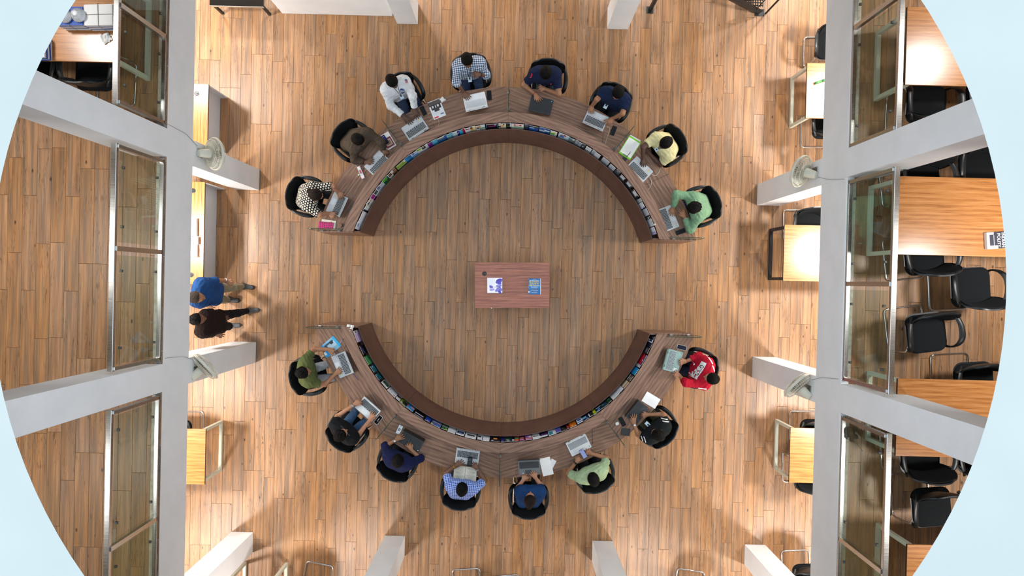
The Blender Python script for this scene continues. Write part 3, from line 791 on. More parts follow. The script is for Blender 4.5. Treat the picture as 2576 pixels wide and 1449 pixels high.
    rad = np.array((.083, .101, .108)) * hs; hcl = [(H + fw * .052 + u * .045, fw * .8 - u * .6), (H - u * .055 - fw * .03, -u * .93 + fw * .36)]
    hd = lambda X, Y, Z: .0035 * np.sin(90 * X + 3 * np.sin(40 * Y)) * np.sin(85 * Y) * np.sin(70 * Z)
    if hr == 'curly': hd = lambda X, Y, Z: .007 * np.sin(120 * X + 5 * np.sin(50 * Y)) * np.sin(115 * Y) + .004 * np.sin(140 * Z)
    hp_ = [ell(H + u * .010 - fw * .006, [sd, fw, u], rad, .02)]
    hv = [blob(hp_, .0065, clips=hcl, disp=hd)]
    if o.get('beard'): hv.append(blob([ell(H - u * .064 * hs + fw * .02 * hs, [sd, fw, u], np.array((.062, .072, .066)) * hs, .02)], .007, clips=[(H - u * .045 + fw * .03, u), (H + fw * .02, -fw)]))
    ho = np_mesh('hair', hv, hm, r)
    if o.get('bun'):
        bp = L(o['bun']); np_mesh('hair_bun', [blob([ell(bp, np.eye(3), np.array((.045, .045, .04)), .02), cap(bp, H - fw * .07 + u * .03, .03, .04, .03)], .007, disp=hd)], hm, ho)
    # shirt
    sl = o.get('sleeve', .62); sp = [p for p in torso]
    for q in 'LR':
        S_, E_, W_ = arms[q]; slq = o.get('sleeve' + q, sl)
        if slq <= 1:
            c = S_ + (E_ - S_) * slq; d = (E_ - S_) / np.linalg.norm(E_ - S_); sp.append(cap(S_, E_, .06, .054, .04, [(c, d)]))
        else:
            sp.append(cap(S_, E_, .058, .05, .04)); c = E_ + (W_ - E_) * (slq - 1); d = (W_ - E_) / np.linalg.norm(W_ - E_)
            sp.append(cap(E_, W_, .05, .037, .035, [(c, d)]))
    nk = nb + up * .045 + (H - nb) * np.array((.3, .3, 0)); nn_ = (H - nb); nn_ /= np.linalg.norm(nn_)
    hem = o.get('hem', -.055)
    so = np_mesh('shirt', [blob(sp, .0085, infl=.015, clips=[(HP + up * hem, -up)], disp=folds(.0055, o.get('seed', 1)))], o['shirt'], r)
    # collar
    cn = MB(); ring = []
    for k in range(16):
        a = 2 * math.pi * k / 16; ring.append(nb + up * .035 + (lf * math.cos(a) + fdir * math.sin(a)) * .064 + up * .012 * math.cos(a * 2) - up * .02 * math.sin(a))
    cn.tube(ring, (.012 if o.get('collar', True) else .008), 6, closed=True); cn.build('collar', o.get('collarm', o['shirt']), so, True)
    np_mesh('trousers', [blob(legs + torso[:1], .011, infl=.006, clips=[(HP + up * .06, up)] + ([] if o.get('full') else []), disp=folds(.005, 4))], o['pants'], r)
    for q in 'LR':
        i = 0 if q == 'L' else 2; np_mesh('shoe', [blob(shoes[i:i + 2], .009, infl=.006, clips=[(np.array((0, 0, .0)), -up)])], o.get('shoe', plain('#1c1b1b', .5)), r)
    # accessories
    for q, m in o.get('watch', {}).items():
        S_, E_, W_ = arms[q]; c = E_ + (W_ - E_) * .9; d = (W_ - E_) / np.linalg.norm(W_ - E_); e1 = np.cross(d, up); e1 /= np.linalg.norm(e1); e2 = np.cross(e1, d)
        mb = MB(); mb.tube([c + (e1 * math.cos(a) + e2 * math.sin(a)) * .034 for a in np.linspace(0, 2 * math.pi, 17)[:-1]], (.0035 if m == 'thread' else .0075), 6, closed=True)
        w = mb.build('bracelet' if m in ('thread', 'gold') else 'wrist_watch', M[m], r, True)
        if m not in ('thread', 'gold'):
            mb = MB(); mb.lathe([(.017, 0), (.019, .003), (.017, .007)], 16); f = mb.build('watch_face', M[m], w, loc=c + e2 * .034); f.rotation_euler = Vector(e2).to_track_quat('Z', 'Y').to_euler()
    if o.get('lanyard'):
        bpos = L(o['lanyard']); bv = bvh_of(so)
        for e in (-1, 1):
            pts = []
            A = nb + lf * e * .055 + up * .06
            for k in range(9):
                q = A + (bpos - A) * k / 8; hit = bv.ray_cast(Vector((q[0], q[1], 3)), Vector((0, 0, -1)))[0]
                pts.append((q[0], q[1], (hit.z if hit else q[2]) + .006))
            mb = MB(); mb.tube(pts, .0045, 5); mb.build('lanyard', M['strap'], r)
        hit = bv.ray_cast(Vector((bpos[0], bpos[1], 3)), Vector((0, 0, -1)))
        loc = hit[0] + hit[1] * .012 if hit[0] else Vector(bpos); nrm = hit[1] if hit[0] else Vector((0, 0, 1))
        mb = MB(); mb.box((0, 0, 0), (.058, .085, .004), ch=.001); bd = mb.build('id_badge', M['badge'], r, loc=loc); bd.rotation_euler = nrm.to_track_quat('Z', 'Y').to_euler()
        MB().box((0, .012, .0025), (.024, .028, .001)).build('badge_photo', plain('#33404f'), bd)
    r['_shirt'] = so.name
    return r, so, Minv
from mathutils.bvhtree import BVHTree
def bvh_of(o):
    me = o.data; return BVHTree.FromPolygons([v.co for v in me.vertices], [tuple(p.vertices) for p in me.polygons])
def solve_elbow(Sv, epx, Wv, lo=.70, hi=1.0):
    best = None
    for i in range(31):
        z = lo + (hi - lo) * i / 30; E = P(*epx, z); c = ((E - Sv).length - .30) ** 2 + ((E - Wv).length - .265) ** 2
        if best is None or c < best[0]: best = (c, E)
    return best[1]
def seated(label, ch, fc, head, SL, EL, WL, FL, SR, ER, WR, FR, **o):
    """all points are photo pixels: chair centre, facing, head, then shoulder/elbow/wrist/fingertip of each arm"""
    f = dir2(*fc); cp = P(*ch, .46); cp.z = 0; rz = math.atan2(f.y, f.x) - math.pi / 2; left = Vector((-f.y, f.x, 0))
    zs = o.get('zs', 1.0); J = {'head': P(*head, o.get('zh', 1.20))}
    J['SL'], J['SR'] = P(*SL, zs), P(*SR, zs)
    mid = (J['SL'] + J['SR']) / 2
    for q in ('SL', 'SR'):                       # keep a human shoulder width
        v = J[q] - mid; w = min(max(v.length, .165), .195); J[q] = mid + v.normalized() * w
    zw = o.get('zw', (.815, .815)); zt = o.get('zt', (zw[0] - .015, zw[1] - .015))
    J['WL'], J['WR'] = P(*WL, zw[0]), P(*WR, zw[1]); J['FL'], J['FR'] = P(*FL, zt[0]), P(*FR, zt[1])
    er = o.get('ez', (.83, 1.0))
    J['EL'], J['ER'] = solve_elbow(J['SL'], EL, J['WL'], *er), solve_elbow(J['SR'], ER, J['WR'], *er)
    hip = cp + f * o.get('slide', -.03); hip.z = .60; J['hip'] = hip
    for q, e in (('L', 1), ('R', -1)):
        k = hip + f * .40 + left * e * .12; k.z = .555; J['K' + q] = k
        a = k + f * (.02 if q == 'L' else .06) - f * .05; a.z = .10; J['A' + q] = a; t = a + f * .15 + left * e * .02; t.z = .04; J['T' + q] = t
    o['face'] = dir2(*o.get('look', fc))
    if 'bun' in o: o['bun'] = P(*o['bun'], o.get('zbun', 1.19))
    if 'lanyard' in o: o['lanyard'] = P(*o['lanyard'], .9)
    return make_person('person', label, cp, rz, J, o)
def decal(name, person, kind, px, size, mat, rot_dir=(1, 0), text=None, poly=None, z=1.0, thick=.004):
    """flat print laid on the shirt; px photo pixel, rot_dir image direction of its reading line"""
    r, so, Minv = person; bv = bvh_of(so); c = Minv @ P(*px, z); d = Minv.to_3x3() @ dir2(*rot_dir); n2 = Vector((-d.y, d.x, 0))
    if text:
        cu = bpy.data.curves.new('t', 'FONT'); cu.body = text; cu.size = size; cu.align_x = 'CENTER'; cu.align_y = 'CENTER'; cu.offset = size * .025
        to = bpy.data.objects.new('t', cu); COL.objects.link(to); dg = bpy.context.evaluated_depsgraph_get(); me = bpy.data.meshes.new_from_object(to.evaluated_get(dg))
        vs = [v.co.copy() for v in me.vertices]; fs = [tuple(p.vertices) for p in me.polygons]; bpy.data.objects.remove(to); bpy.data.curves.remove(cu)
    else:
        nx = 8; vs = []; fs = []
        w, h = size
        if kind == 'disc':
            vs = [Vector((0, 0, 0))]; 
            for rr in (.5, 1):
                for k in range(20): a = 2 * math.pi * k / 20; vs.append(Vector((w / 2 * rr * math.cos(a), h / 2 * rr * math.sin(a), 0)))
            fs = [(0, 1 + k, 1 + (k + 1) % 20) for k in range(20)] + [(1 + k, 21 + k, 21 + (k + 1) % 20, 1 + (k + 1) % 20) for k in range(20)]
        else:
            for j in range(nx + 1):
                for i in range(nx + 1): vs.append(Vector((w * (i / nx - .5), h * (j / nx - .5), 0)))
            fs = [(j * (nx + 1) + i, j * (nx + 1) + i + 1, (j + 1) * (nx + 1) + i + 1, (j + 1) * (nx + 1) + i) for j in range(nx) for i in range(nx)]
    out = []
    for v in vs:
        q = c + d * v.x + n2 * v.y; hit = bv.ray_cast(Vector((q.x, q.y, 3)), Vector((0, 0, -1)))[0]
        out.append((q.x, q.y, (hit.z if hit else c.z) + thick))
    mb = MB(); mb.add(out, fs); return mb.build(name, mat, so)
# ================================================================ the readers round the ring
JEANS = cloth('blue_denim', '#3f5878').m; DENIM_D = cloth('dark_denim', '#26344c').m; BLACKT = cloth('black_trousers', '#17181c').m; OLIVET = cloth('khaki_trousers', '#3d3f2c').m
GC = 'chairs around the ring desk'
def reader(label, chl, ch, fc, *a, **k):
    v = Vector(fc).normalized() * k.pop('push', .1) * 149; ch = (ch[0] + v.x, ch[1] + v.y)
    chair(*ch, *fc, chl, 0.0, GC)
    return seated(label, ch, fc, *a, **k)
dots = reader('person in a black and cream dotted top with hair tied in a bun, typing', 'black armchair holding the person in the dotted top', (766, 494), (.96, .25), (794, 490),
    (788, 470), (837, 469), (851, 484), (862, 503), (777, 521), (804, 540), (829, 537), (848, 543), push=0.080, shirt=dotted('dotted_fabric', '#15171f', '#d9cfbd', 25), pants=BLACKT, skin='light', hairm='hair_bun', bun=(779, 481), look=(.95, .2), sleeve=.95, pitch=.55, zh=1.19)
brown = reader('person in a brown jacket with a red wrist thread, leaning over a laptop', 'black armchair holding the person in the brown jacket', (880, 349), (.76, .65), (901, 351),
    (925, 337), (958, 356), (966, 376), (974, 392), (892, 371), (892, 402), (920, 407), (943, 403), push=0.105, shirt=cloth('brown_jacket', '#4d4136').m, pants=BLACKT, skin='dark', look=(.86, .5), sleeve=1.85, watch={'R': 'thread'}, pitch=.5, collarm=cloth('black_collar', '#16171b').m)
nasa = reader('person in a white sweatshirt with a blue round emblem, lanyard and glasses', 'black armchair holding the person in the white sweatshirt', (1010, 226), (.5, .86), (986, 204),
    (1019, 205), (1038, 241), (1043, 274), (1051, 302), (970, 226), (983, 266), (1017, 293), (1042, 315), push=0.120, shirt=cloth('white_sweatshirt', '#dfe2e4', bump=.4).m, pants=DENIM_D, skin='deep', look=(.55, .84), sleeve=1.85, lanyard=(1010, 243), pitch=.45)
plaid = reader('person in a blue and white plaid shirt resting chin on hand, wearing a black watch', 'black armchair holding the person in the plaid shirt', (1185, 186), (.12, .99), (1175, 151),
    (1209, 158), (1223, 189), (1206, 188), (1191, 182), (1150, 166), (1148, 207), (1167, 233), (1182, 252), push=0.050, shirt=checked('plaid_shirt', '#dfe3e6', '#2d4468', 30, .5, '#8d9bb0'), pants=DENIM_D, skin='dark', look=(.2, .98), sleeveL=1.25, sleeveR=1.2, zw=(.98, .815), zt=(1.06, .8), ez=(.83, 1.05), watch={'L': 'watch_k'}, beard=True, pitch=.35, lanyard=(1182, 200), curlL=2.0, zh=1.21)
three = reader('person in a navy polo shirt with a red number on the sleeve', 'black armchair holding the person with a red sleeve number', (1377, 184), (-.06, 1), (1373, 183),
    (1399, 186), (1406, 236), (1370, 223), (1357, 220), (1345, 186), (1318, 214), (1347, 237), (1360, 258), push=0.145, shirt=cloth('navy_polo', '#16203c').m, pants=cloth('grey_green_trousers', '#3a4a4c').m, skin='mid', look=(-.05, 1), sleeve=.72, watch={'R': 'thread'}, pitch=.7)
navy = reader('person in a navy polo shirt with an identity badge, facing a silver laptop', 'black armchair holding the person in the badge wearing navy polo', (1541, 252), (-.47, .88), (1555, 232),
    (1575, 254), (1566, 286), (1541, 298), (1519, 313), (1519, 232), (1502, 250), (1489, 267), (1487, 288), push=0.105, shirt=cloth('navy_polo_plain', '#14223f').m, pants=BLACKT, skin='mid', look=(-.4, .9), sleeve=.72, lanyard=(1524, 267), pitch=.55)
yellow = reader('person in a pale yellow polo shirt with forearms folded on the desk', 'black armchair holding the person in the yellow polo', (1687, 361), (-.85, .52), (1675, 359),
    (1685, 392), (1661, 414), (1635, 387), (1628, 371), (1649, 346), (1618, 370), (1617, 402), (1622, 421), push=0.130, shirt=cloth('pale_yellow_polo', '#d8cf9c').m, pants=BLACKT, skin='deep', look=(-.8, .6), sleeve=.72, fat=1.06, pitch=.55, lanyard=(1648, 380))
green = reader('person in a sage green sweatshirt resting face on one hand', 'black armchair holding the person in the sage green sweatshirt', (1775, 515), (-.94, .33), (1746, 522),
    (1757, 546), (1737, 577), (1722, 546), (1714, 521), (1742, 495), (1702, 489), (1694, 521), (1688, 546), push=0.130, shirt=cloth('sage_sweatshirt', '#7da27f').m, pants=DENIM_D, skin='mid', look=(-.95, .25), sleeve=1.9, pitch=.75, zw=(.9, .82), zt=(1.0, .8), watch={'L': 'watch_s'}, hair='curly')
olive = reader('person with curly hair in an olive green shirt holding papers and a laptop', 'black armchair holding the person in the olive shirt', (774, 944), (.97, -.22), (762, 937),
    (768, 907), (791, 878), (828, 879), (842, 890), (776, 962), (817, 967), (845, 939), (858, 928), push=0.080, shirt=cloth('olive_shirt', '#5a6238').m, pants=cloth('grey_trousers', '#8d9094').m, skin='mid', look=(.95, -.1), sleeve=.66, hair='curly', pitch=.3)
black = reader('person in a black t-shirt and blue jeans with a white watch, typing', 'black armchair holding the person in the black t-shirt and jeans', (870, 1090), (.66, -.75), (857, 1094),
    (843, 1068), (849, 1047), (892, 1017), (914, 1009), (888, 1106), (903, 1092), (931, 1056), (942, 1034), push=0.100, shirt=cloth('black_tshirt', '#16171a').m, pants=JEANS, skin='light', look=(.8, -.6), sleeve=.55, watch={'L': 'watch_s'}, collar=False, pitch=.35, hair='curly')
blue = reader('person in a dark navy jumper with sleeves pushed up, typing on a black laptop', 'black armchair holding the person in the navy jumper', (995, 1174), (.42, -.91), (1001, 1159),
    (975, 1146), (969, 1122), (996, 1107), (1019, 1093), (1030, 1168), (1057, 1153), (1034, 1131), (1026, 1113), push=0.145, shirt=cloth('navy_jumper', '#191f45').m, pants=BLACKT, skin='mid', look=(.3, -.95), sleeve=1.2, watch={'L': 'watch_s'}, collar=False, pitch=.75)
check = reader('person in a blue checked shirt with an open book on the lap', 'black armchair holding the person in the blue checked shirt', (1159, 1236), (.1, -1), (1162, 1231),
    (1132, 1222), (1122, 1190), (1146, 1172), (1170, 1160), (1193, 1229), (1219, 1209), (1200, 1177), (1186, 1166), push=0.070, shirt=checked('blue_check_shirt', '#3458b4', '#b4c6f0', 34, .3), pants=cloth('slate_trousers', '#3f4a55').m, skin='dark', look=(.1, -1), sleeve=.8, watch={'L': 'gold', 'R': 'watch_s'}, pitch=.8, zw=(.86, .86))
polo = reader('person in a royal blue polo with hair tied back, one hand on a grey laptop', 'black armchair with a white chrome arm, holding the person in the royal blue polo', (1329, 1250), (0, -1), (1333, 1258),
    (1309, 1238), (1304, 1226), (1316, 1208), (1326, 1196), (1360, 1238), (1361, 1221), (1347, 1202), (1336, 1184), push=0.020, shirt=cloth('royal_blue_polo', '#173a68').m, pants=BLACKT, skin='light', look=(.1, -1), sleeve=.7, hairm='hair_bun', bun=(1331, 1275), pitch=.3, zw=(.80, .815), zt=(.785, .8))
mint = reader('person in a pale green shirt looking at a phone held in both hands', 'black armchair holding the person in the pale green shirt', (1498, 1200), (-.33, -.94), (1493, 1206),
    (1460, 1203), (1428, 1190), (1450, 1161), (1463, 1146), (1518, 1180), (1526, 1152), (1487, 1141), (1472, 1136), push=0.120, shirt=cloth('pale_green_shirt', '#a9bf96').m, pants=BLACKT, skin='mid', look=(-.35, -.94), sleeve=.8, watch={'L': 'watch_k'}, pitch=.85, zw=(.86, .86))
stripe = reader('person in a black polo with white sleeve stripes and an identity badge', 'black armchair holding the person with white sleeve stripes', (1663, 1084), (-.72, -.69), (1656, 1094),
    (1632, 1103), (1605, 1093), (1595, 1066), (1593, 1039), (1674, 1071), (1668, 1042), (1630, 1043), (1609, 1047), push=0.150, shirt=cloth('black_polo', '#161b1c').m, pants=OLIVET, skin='mid', look=(-.85, -.5), sleeve=.6, watch={'L': 'watch_s'}, pitch=.6, lanyard=(1629, 1067))
red = reader('person in a red sweatshirt with a white lettered chest band', 'black armchair holding the person in the red sweatshirt', (1762, 928), (-.95, -.3), (1791, 952),
    (1772, 968), (1726, 963), (1710, 946), (1695, 935), (1781, 912), (1757, 896), (1725, 909), (1704, 913), push=0.090, shirt=cloth('red_sweatshirt', '#bb1830').m, pants=cloth('dark_navy_trousers', '#161b2a').m, skin='light', look=(-.9, -.15), sleeve=1.4, sleeveR=1.6, watch={'R': 'thread'}, collar=False, pitch=.3, zh=1.22, slide=.02)
# prints on clothing
WHT = plain('#f0f0ee', .8); REDP = plain('#c4203c', .8); BLU = plain('#2a3f86', .8); BLK = plain('#141414', .8)
decal('sleeve_number', three, 'text', (1336, 194), .075, REDP, (.92, .4), '3'); decal('chest_emblem', three, 'disc', (1386, 212), (.022, .022), REDP, (1, 0))
decal('round_emblem', nasa, 'disc', (1013, 230), (.075, .058), BLU, (.95, -.2)); decal('emblem_lettering', nasa, 'text', (1013, 230), .026, WHT, (.95, -.2), 'NASA', thick=.007)
decal('flag_patch', nasa, 'rect', (1025, 209), (.04, .055), plain('#b9747c', .8), (.95, -.2)); decal('flag_canton', nasa, 'rect', (1024, 206), (.026, .03), plain('#4a5f86', .8), (.95, -.2), thick=.007)
decal('chest_band', red, 'rect', (1758, 931), (.30, .062), WHT, (.45, -.89), thick=.004); decal('band_lettering', red, 'text', (1758, 931), .062, BLK, (.45, -.89), 'CIAVO', thick=.008)
decal('chest_lettering', red, 'text', (1747, 915), .03, WHT, (.6, -.8), 'ALL', thick=.006)
for dx in (-2.4, 2.4):
    decal('sleeve_stripe', stripe, 'rect', (1670 + dx * .2, 1054 + dx), (.10, .012), WHT, (1, .12), z=.93); decal('sleeve_stripe', stripe, 'rect', (1616 + dx, 1102 - dx * .2), (.10, .012), WHT, (.3, 1), z=.93)
for q in ((1783, 905), (1790, 925)): decal('sleeve_tape', red, 'rect', q, (.12, .02), WHT, (.45, .9), z=.97)
decal('sleeve_tape', red, 'rect', (1762, 975), (.13, .02), WHT, (.95, .1), z=.95)
for q, w in (((868, 1074), .12), ((874, 1082), .10), ((880, 1088), .08)): decal('faded_print', black, 'rect', q, (w, .012), plain('#34383c', .8), (.75, .66))
# ---------------------------------------------------------------- two people walking under the gallery
def walker(label, head, feet, SL, EL, WL, FL, SR, ER, WR, FR, fc, **o):
    f = dir2(*fc); a, b = P(*feet[0], .05), P(*feet[1], .05); base = (a + b) / 2; base.z = 0
    left = Vector((-f.y, f.x, 0)); J = {'head': P(*head, 1.60), 'SL': P(*SL, 1.38), 'SR': P(*SR, 1.38)}
    zs = o.get('zz', ((1.12, .95, .90), (1.12, .98, .92)))
    for q, e, w, t, z in (('L', EL, WL, FL, zs[0]), ('R', ER, WR, FR, zs[1])):
        J['E' + q] = P(*e, z[0]); J['W' + q] = P(*w, z[1]); J['F' + q] = P(*t, z[2])
    ch = (J['SL'] + J['SR']) / 2; hip = (ch * .45 + base * .55); hip.z = .93; J['hip'] = hip
    for q, ft, e in (('L', a, 1), ('R', b, -1)):
        an = ft - f * .09; an.z = .10; kn = (hip + left * e * .09 + an) / 2 + f * .06; kn.z = .50
        t = ft + f * .07; t.z = .045; J['K' + q] = kn; J['A' + q] = an; J['T' + q] = t
    o['face'] = dir2(*o.get('look', fc)); o['full'] = True
    return make_person('person', label, base, math.atan2(f.y, f.x) - math.pi / 2, J, o)
walker('person with grey hair walking in a denim blue shirt and khaki trousers', (493, 748), ((625, 722), (588, 755)), (506, 714), (545, 706), (570, 706), (584, 714), (493, 757), (504, 767), (522, 768), (542, 771), (.95, .12),
    shirt=cloth('denim_shirt', '#234a80').m, collarm=cloth('denim_collar', '#34609c').m, pants=cloth('khaki_cloth', '#9a8f73').m, hairm='hair_grey', skin='mid', sleeve=1.0, fat=.93, pitch=.1, hem=-.08, watch={'L': 'watch_s'}, shoe=plain('#232325', .5))
walk2 = walker('person in a dark maroon top and black trousers walking beside the denim shirt', (496, 803), ((637, 781), (591, 819)), (517, 797), (536, 800), (556, 800), (570, 801), (509, 832), (523, 838), (545, 842), (558, 840), (.97, -.08),
    shirt=cloth('maroon_top', '#20130f').m, pants=BLACKT, skin='dark', sleeve=1.6, fat=.88, pitch=.15, hem=-.1, shoe=plain('#4a4a4c', .5))
# ================================================================ laptops and things on the desks
ZD = Z_W + .0007
KEYM = plain('#202224', .5); 
def laptop(label, fl, fr, br, bl, body='#c9ccd0', keys='#1d1f22', lean=16, lid='#b7bcc2', screen='#10141a', pad=None, sticker=None, z=ZD, glow=0.0):
    q = [P(*p, z + .012) for p in (fl, fr, br, bl)]; c = sum(q, Vector()) / 4; c.z = 0
    fwd = ((q[2] + q[3]) - (q[0] + q[1])); fwd.z = 0; fwd.normalize(); rz = math.atan2(fwd.y, fwd.x) - math.pi / 2
    w = ((q[1] - q[0]).length + (q[2] - q[3]).length) / 2; w = min(max(w, .345), .385); d = .252
    r = empty('laptop', (c.x, c.y, z), rz, label, 'laptop', 'laptops on the ring desk')
    bm_ = plain(body, .4, .1)
    MB().prism(rrect(w, d, .012, 3), .002, .018, 0).build('base', bm_, r)
    MB().box((0, .032, .0183), (w * .9, .108, .0008)).build('keyboard_tray', plain(('#a9b0b6' if keys < '#4' else '#c4c9cc') if body > '#8' else '#35383b', .5), r)
    kb = MB()
    for j in range(6):
        n = 15 if j < 5 else 9
        for i in range(n):
            kw = w * .885 / n; x = -w * .4425 + kw * (i + .5)
            kb.box((x, .078 - j * .0178, .0197), (kw * .74, .0122, .002))
    k = kb.build('keys', plain(keys, .5), r); k['kind'] = 'stuff'
    MB().prism(rrect(.105, .068, .004, 2), .018, .0186, 0, Matrix.Translation((-.02, -.078, 0))).build('touchpad', plain(pad or ('#d9dcdf' if body > '#8' else '#2a2d30'), .35), r)
    ld = empty('hinge', (0, 0, 0)); bpy.data.objects.remove(ld)
    a = math.radians(lean); hM = Matrix.Translation((0, d / 2 - .004, .016)) @ Matrix.Rotation(-a, 4, 'X')
    Mz = Matrix(((1, 0, 0, 0), (0, 0, -1, 0), (0, 1, 0, 0), (0, 0, 0, 1)))
    lb = MB(); lb.prism([(x, y + .118) for x, y in rrect(w, .236, .012, 3)], -.0035, .0035, 0, hM @ Mz); lo = lb.build('lid', plain(lid, .4, .1), r)
    sm = NT('screen_light') if glow else None
    if sm: sm.base(srgb(screen)); sm.b.inputs['Emission Color'].default_value = srgb(screen); sm.b.inputs['Emission Strength'].default_value = glow
    sb = MB(); sb.box((0, -.0042, .12), (w - .022, .001, .205), 0, hM); sb.build('display', sm.m if sm else plain(screen, .1), lo)
    for s in (-1, 1): MB().box((s * w * .32, d / 2 - .006, .016), (.04, .012, .012), ch=.002).build('hinge', KEYM, r)
    for i, (col, x) in enumerate(sticker or []):
        MB().box((x * w / 2, -.098 + (.018 if i % 2 else 0), .0186), (.017, .014, .0006)).build('sticker', plain(col, .5), r)
    return r
ST = [('#6fd0d6', .86), ('#b9e05e', .76), ('#e88fb0', .66), ('#f0c44a', .6)]; STL = [(c, -x) for c, x in ST]
laptop('silver laptop in front of the person in the dotted top', (823, 530), (838, 483), (875, 496), (856, 549), lean=15, sticker=STL)
laptop('silver laptop in front of the person in the brown jacket', (919, 421), (958, 383), (980, 400), (939, 443), lid='#d0d3d6', lean=17)
laptop('silver laptop with round stickers in front of the white sweatshirt', (1009, 322), (1059, 293), (1079, 322), (1029, 354), lean=16, sticker=STL)
laptop('all white laptop with white keys beside a black phone', (1164, 244), (1219, 231), (1227, 267), (1172, 280), body='#eef0f1', keys='#e2e5e7', lid='#dfe2e4', pad='#f4f5f6', lean=17)
laptop('dark grey laptop with a white square sticker', (1337, 241), (1393, 252), (1384, 289), (1329, 277), body='#2f3236', keys='#202225', lid='#26282b', lean=15, sticker=[('#4fc6d8', -.85)])
laptop('silver laptop in front of the badge wearing navy polo', (1481, 275), (1530, 297), (1516, 333), (1466, 303), lean=15, sticker=[('#7fe0e0', -.8)])
laptop('silver laptop beside a green clipboard', (1603, 392), (1643, 432), (1615, 462), (1577, 418), lean=15, sticker=STL)
laptop('silver laptop in front of the sage green sweatshirt', (1687, 515), (1709, 570), (1673, 584), (1652, 529), lean=15, sticker=STL)
laptop('silver laptop beside a blue magazine and a purple pen', (858, 951), (833, 897), (867, 883), (890, 938), body='#b9bec4', lean=15, sticker=ST)
laptop('pearl white laptop in front of the black t-shirt', (892, 1026), (933, 1062), (960, 1033), (920, 993), body='#e3e6e8', lid='#c5c8cb', lean=13, pad='#f0f1f2')
laptop('black laptop with a bright pale blue display', (1001, 1110), (1052, 1138), (1070, 1105), (1019, 1077), body='#3a3d40', keys='#2c2f32', lid='#202224', screen='#a9d9e6', lean=4, glow=.5, sticker=[('#f2f2f2', .9)])
laptop('silver laptop behind the open book', (1143, 1164), (1203, 1172), (1208, 1135), (1149, 1125), body='#cfd6db', lean=15)
laptop('old grey laptop beside loose white papers', (1305, 1196), (1360, 1193), (1357, 1152), (1303, 1157), body='#74797c', keys='#3c4043', lid='#4c5054', lean=12, sticker=[('#d04040', -.85), ('#3fa060', -.78), ('#eeeeee', -.6)], pad='#4a4e52')
laptop('white laptop with grey keys beside a thin black cable', (1438, 1146), (1488, 1123), (1473, 1092), (1423, 1116), body='#e8eaea', keys='#8e959b', lid='#33363a', lean=17, sticker=[('#3f8fd8', .86), ('#b9e05e', .78)], pad='#f1f2f2')
laptop('black laptop beside a blank white sheet', (1602, 1068), (1637, 1033), (1604, 1002), (1567, 1043), body='#3c3f42', keys='#26292c', lid='#2a2c2f', screen='#4a5590', lean=8, glow=.35, sticker=[('#d02030', .9)])
laptop('mint green laptop in front of the red sweatshirt', (1704, 938), (1720, 888), (1682, 876), (1666, 930), body='#9cb8b2', keys='#66777a', lid='#3c5350', lean=19, pad='#a9c3be', sticker=[('#4a90d8', .86), ('#c8e070', .8)])

def flat(name, label, cat, corners, z, th, mats, pat=None, group=None):
    """thin flat thing from four photo corners; mats[0]=body, prints added as child plates: (u0,v0,u1,v1,hex)"""
    q = [P(*p, z + th) for p in corners]; c = sum(q, Vector()) / 4; e = (q[1] - q[0]); e.z = 0; rz = math.atan2(e.y, e.x)
    Ri = Matrix.Rotation(-rz, 3, 'Z'); loc = [Ri @ (p - c) for p in q]
    w = (abs((loc[1] - loc[0]).x) + abs((loc[2] - loc[3]).x)) / 2; d = (abs((loc[0] - loc[3]).y) + abs((loc[1] - loc[2]).y)) / 2
    r = empty(name, (c.x, c.y, z), rz, label, cat, group)
    s = -1 if loc[3].y < loc[0].y else 1
    MB().prism(rrect(w, d, min(.006, w * .08), 2), 0, th).build('pages' if cat in ('book', 'magazine', 'notebook', 'paper') else 'body', mats[0], r)
    for i, (u0, v0, u1, v1, hx) in enumerate(pat or []):
        MB().box(((u0 + u1 - 1) / 2 * w, -s * (.5 - (v0 + v1) / 2) * d if s > 0 else (.5 - (v0 + v1) / 2) * d, th + .0003 + i * .0003), ((u1 - u0) * w, (v1 - v0) * d, .0006)).build('cover_print' if i else 'cover', plain(hx, .35) if isinstance(hx, str) else hx, r)
    return r
WH = plain('#f1f1ef', .6); BKP = plain('#16181a', .2); OFFW = plain('#e9e4d4', .7)
def phone(label, cx, cy, dx, dy, body='#17191b', screen='#1e2226', z=ZD, extra=None, L=.158, W=.076, cat='phone'):
    p = P(cx, cy, z); f = dir2(dx, dy); r = empty('phone', (p.x, p.y, z), math.atan2(f.y, f.x) - math.pi / 2, label, cat, 'phones on the ring desk')
    MB().prism(rrect(W, L, .010, 4), 0, .0085).build('case', plain(body, .35), r)
    MB().prism(rrect(W - .007, L - .008, .007, 4), .0085, .0091).build('screen', plain(screen, .12), r)
    MB().prism(rrect(.012, .012, .005, 3), .0091, .0094, 0, Matrix.Translation((0, L / 2 - .015, 0))).build('camera_dot', plain('#050506', .1), r)
    for (x, y, w, h, c) in extra or []: MB().box((x, y, .0094), (w, h, .0006)).build('screen_picture', plain(c, .3), r)
    return r
MAGW = plain('#e9e9e6', .5)
flat('notebook', 'cream notebook half under the pink pouch', 'notebook', ((809, 551), (845, 556), (843, 578), (807, 573)), ZD, .008, [OFFW], [(0, 0, 1, 1, '#efe9d6'), (.62, .15, .74, .3, '#c9a24a')])
p = flat('pouch', 'pink pencil pouch with small dark motifs beside the end glass', 'pouch', ((801, 557), (838, 560), (837, 575), (801, 574)), ZD + .008, .03, [cloth('pink_cloth', '#d0467f').m])
for i in range(6):
    for j in range(3): MB().box((-.09 + i * .036, -.032 + j * .031, .031), (.009, .016, .002), rz=.2).build('motif', plain('#3a2350', .8), p)
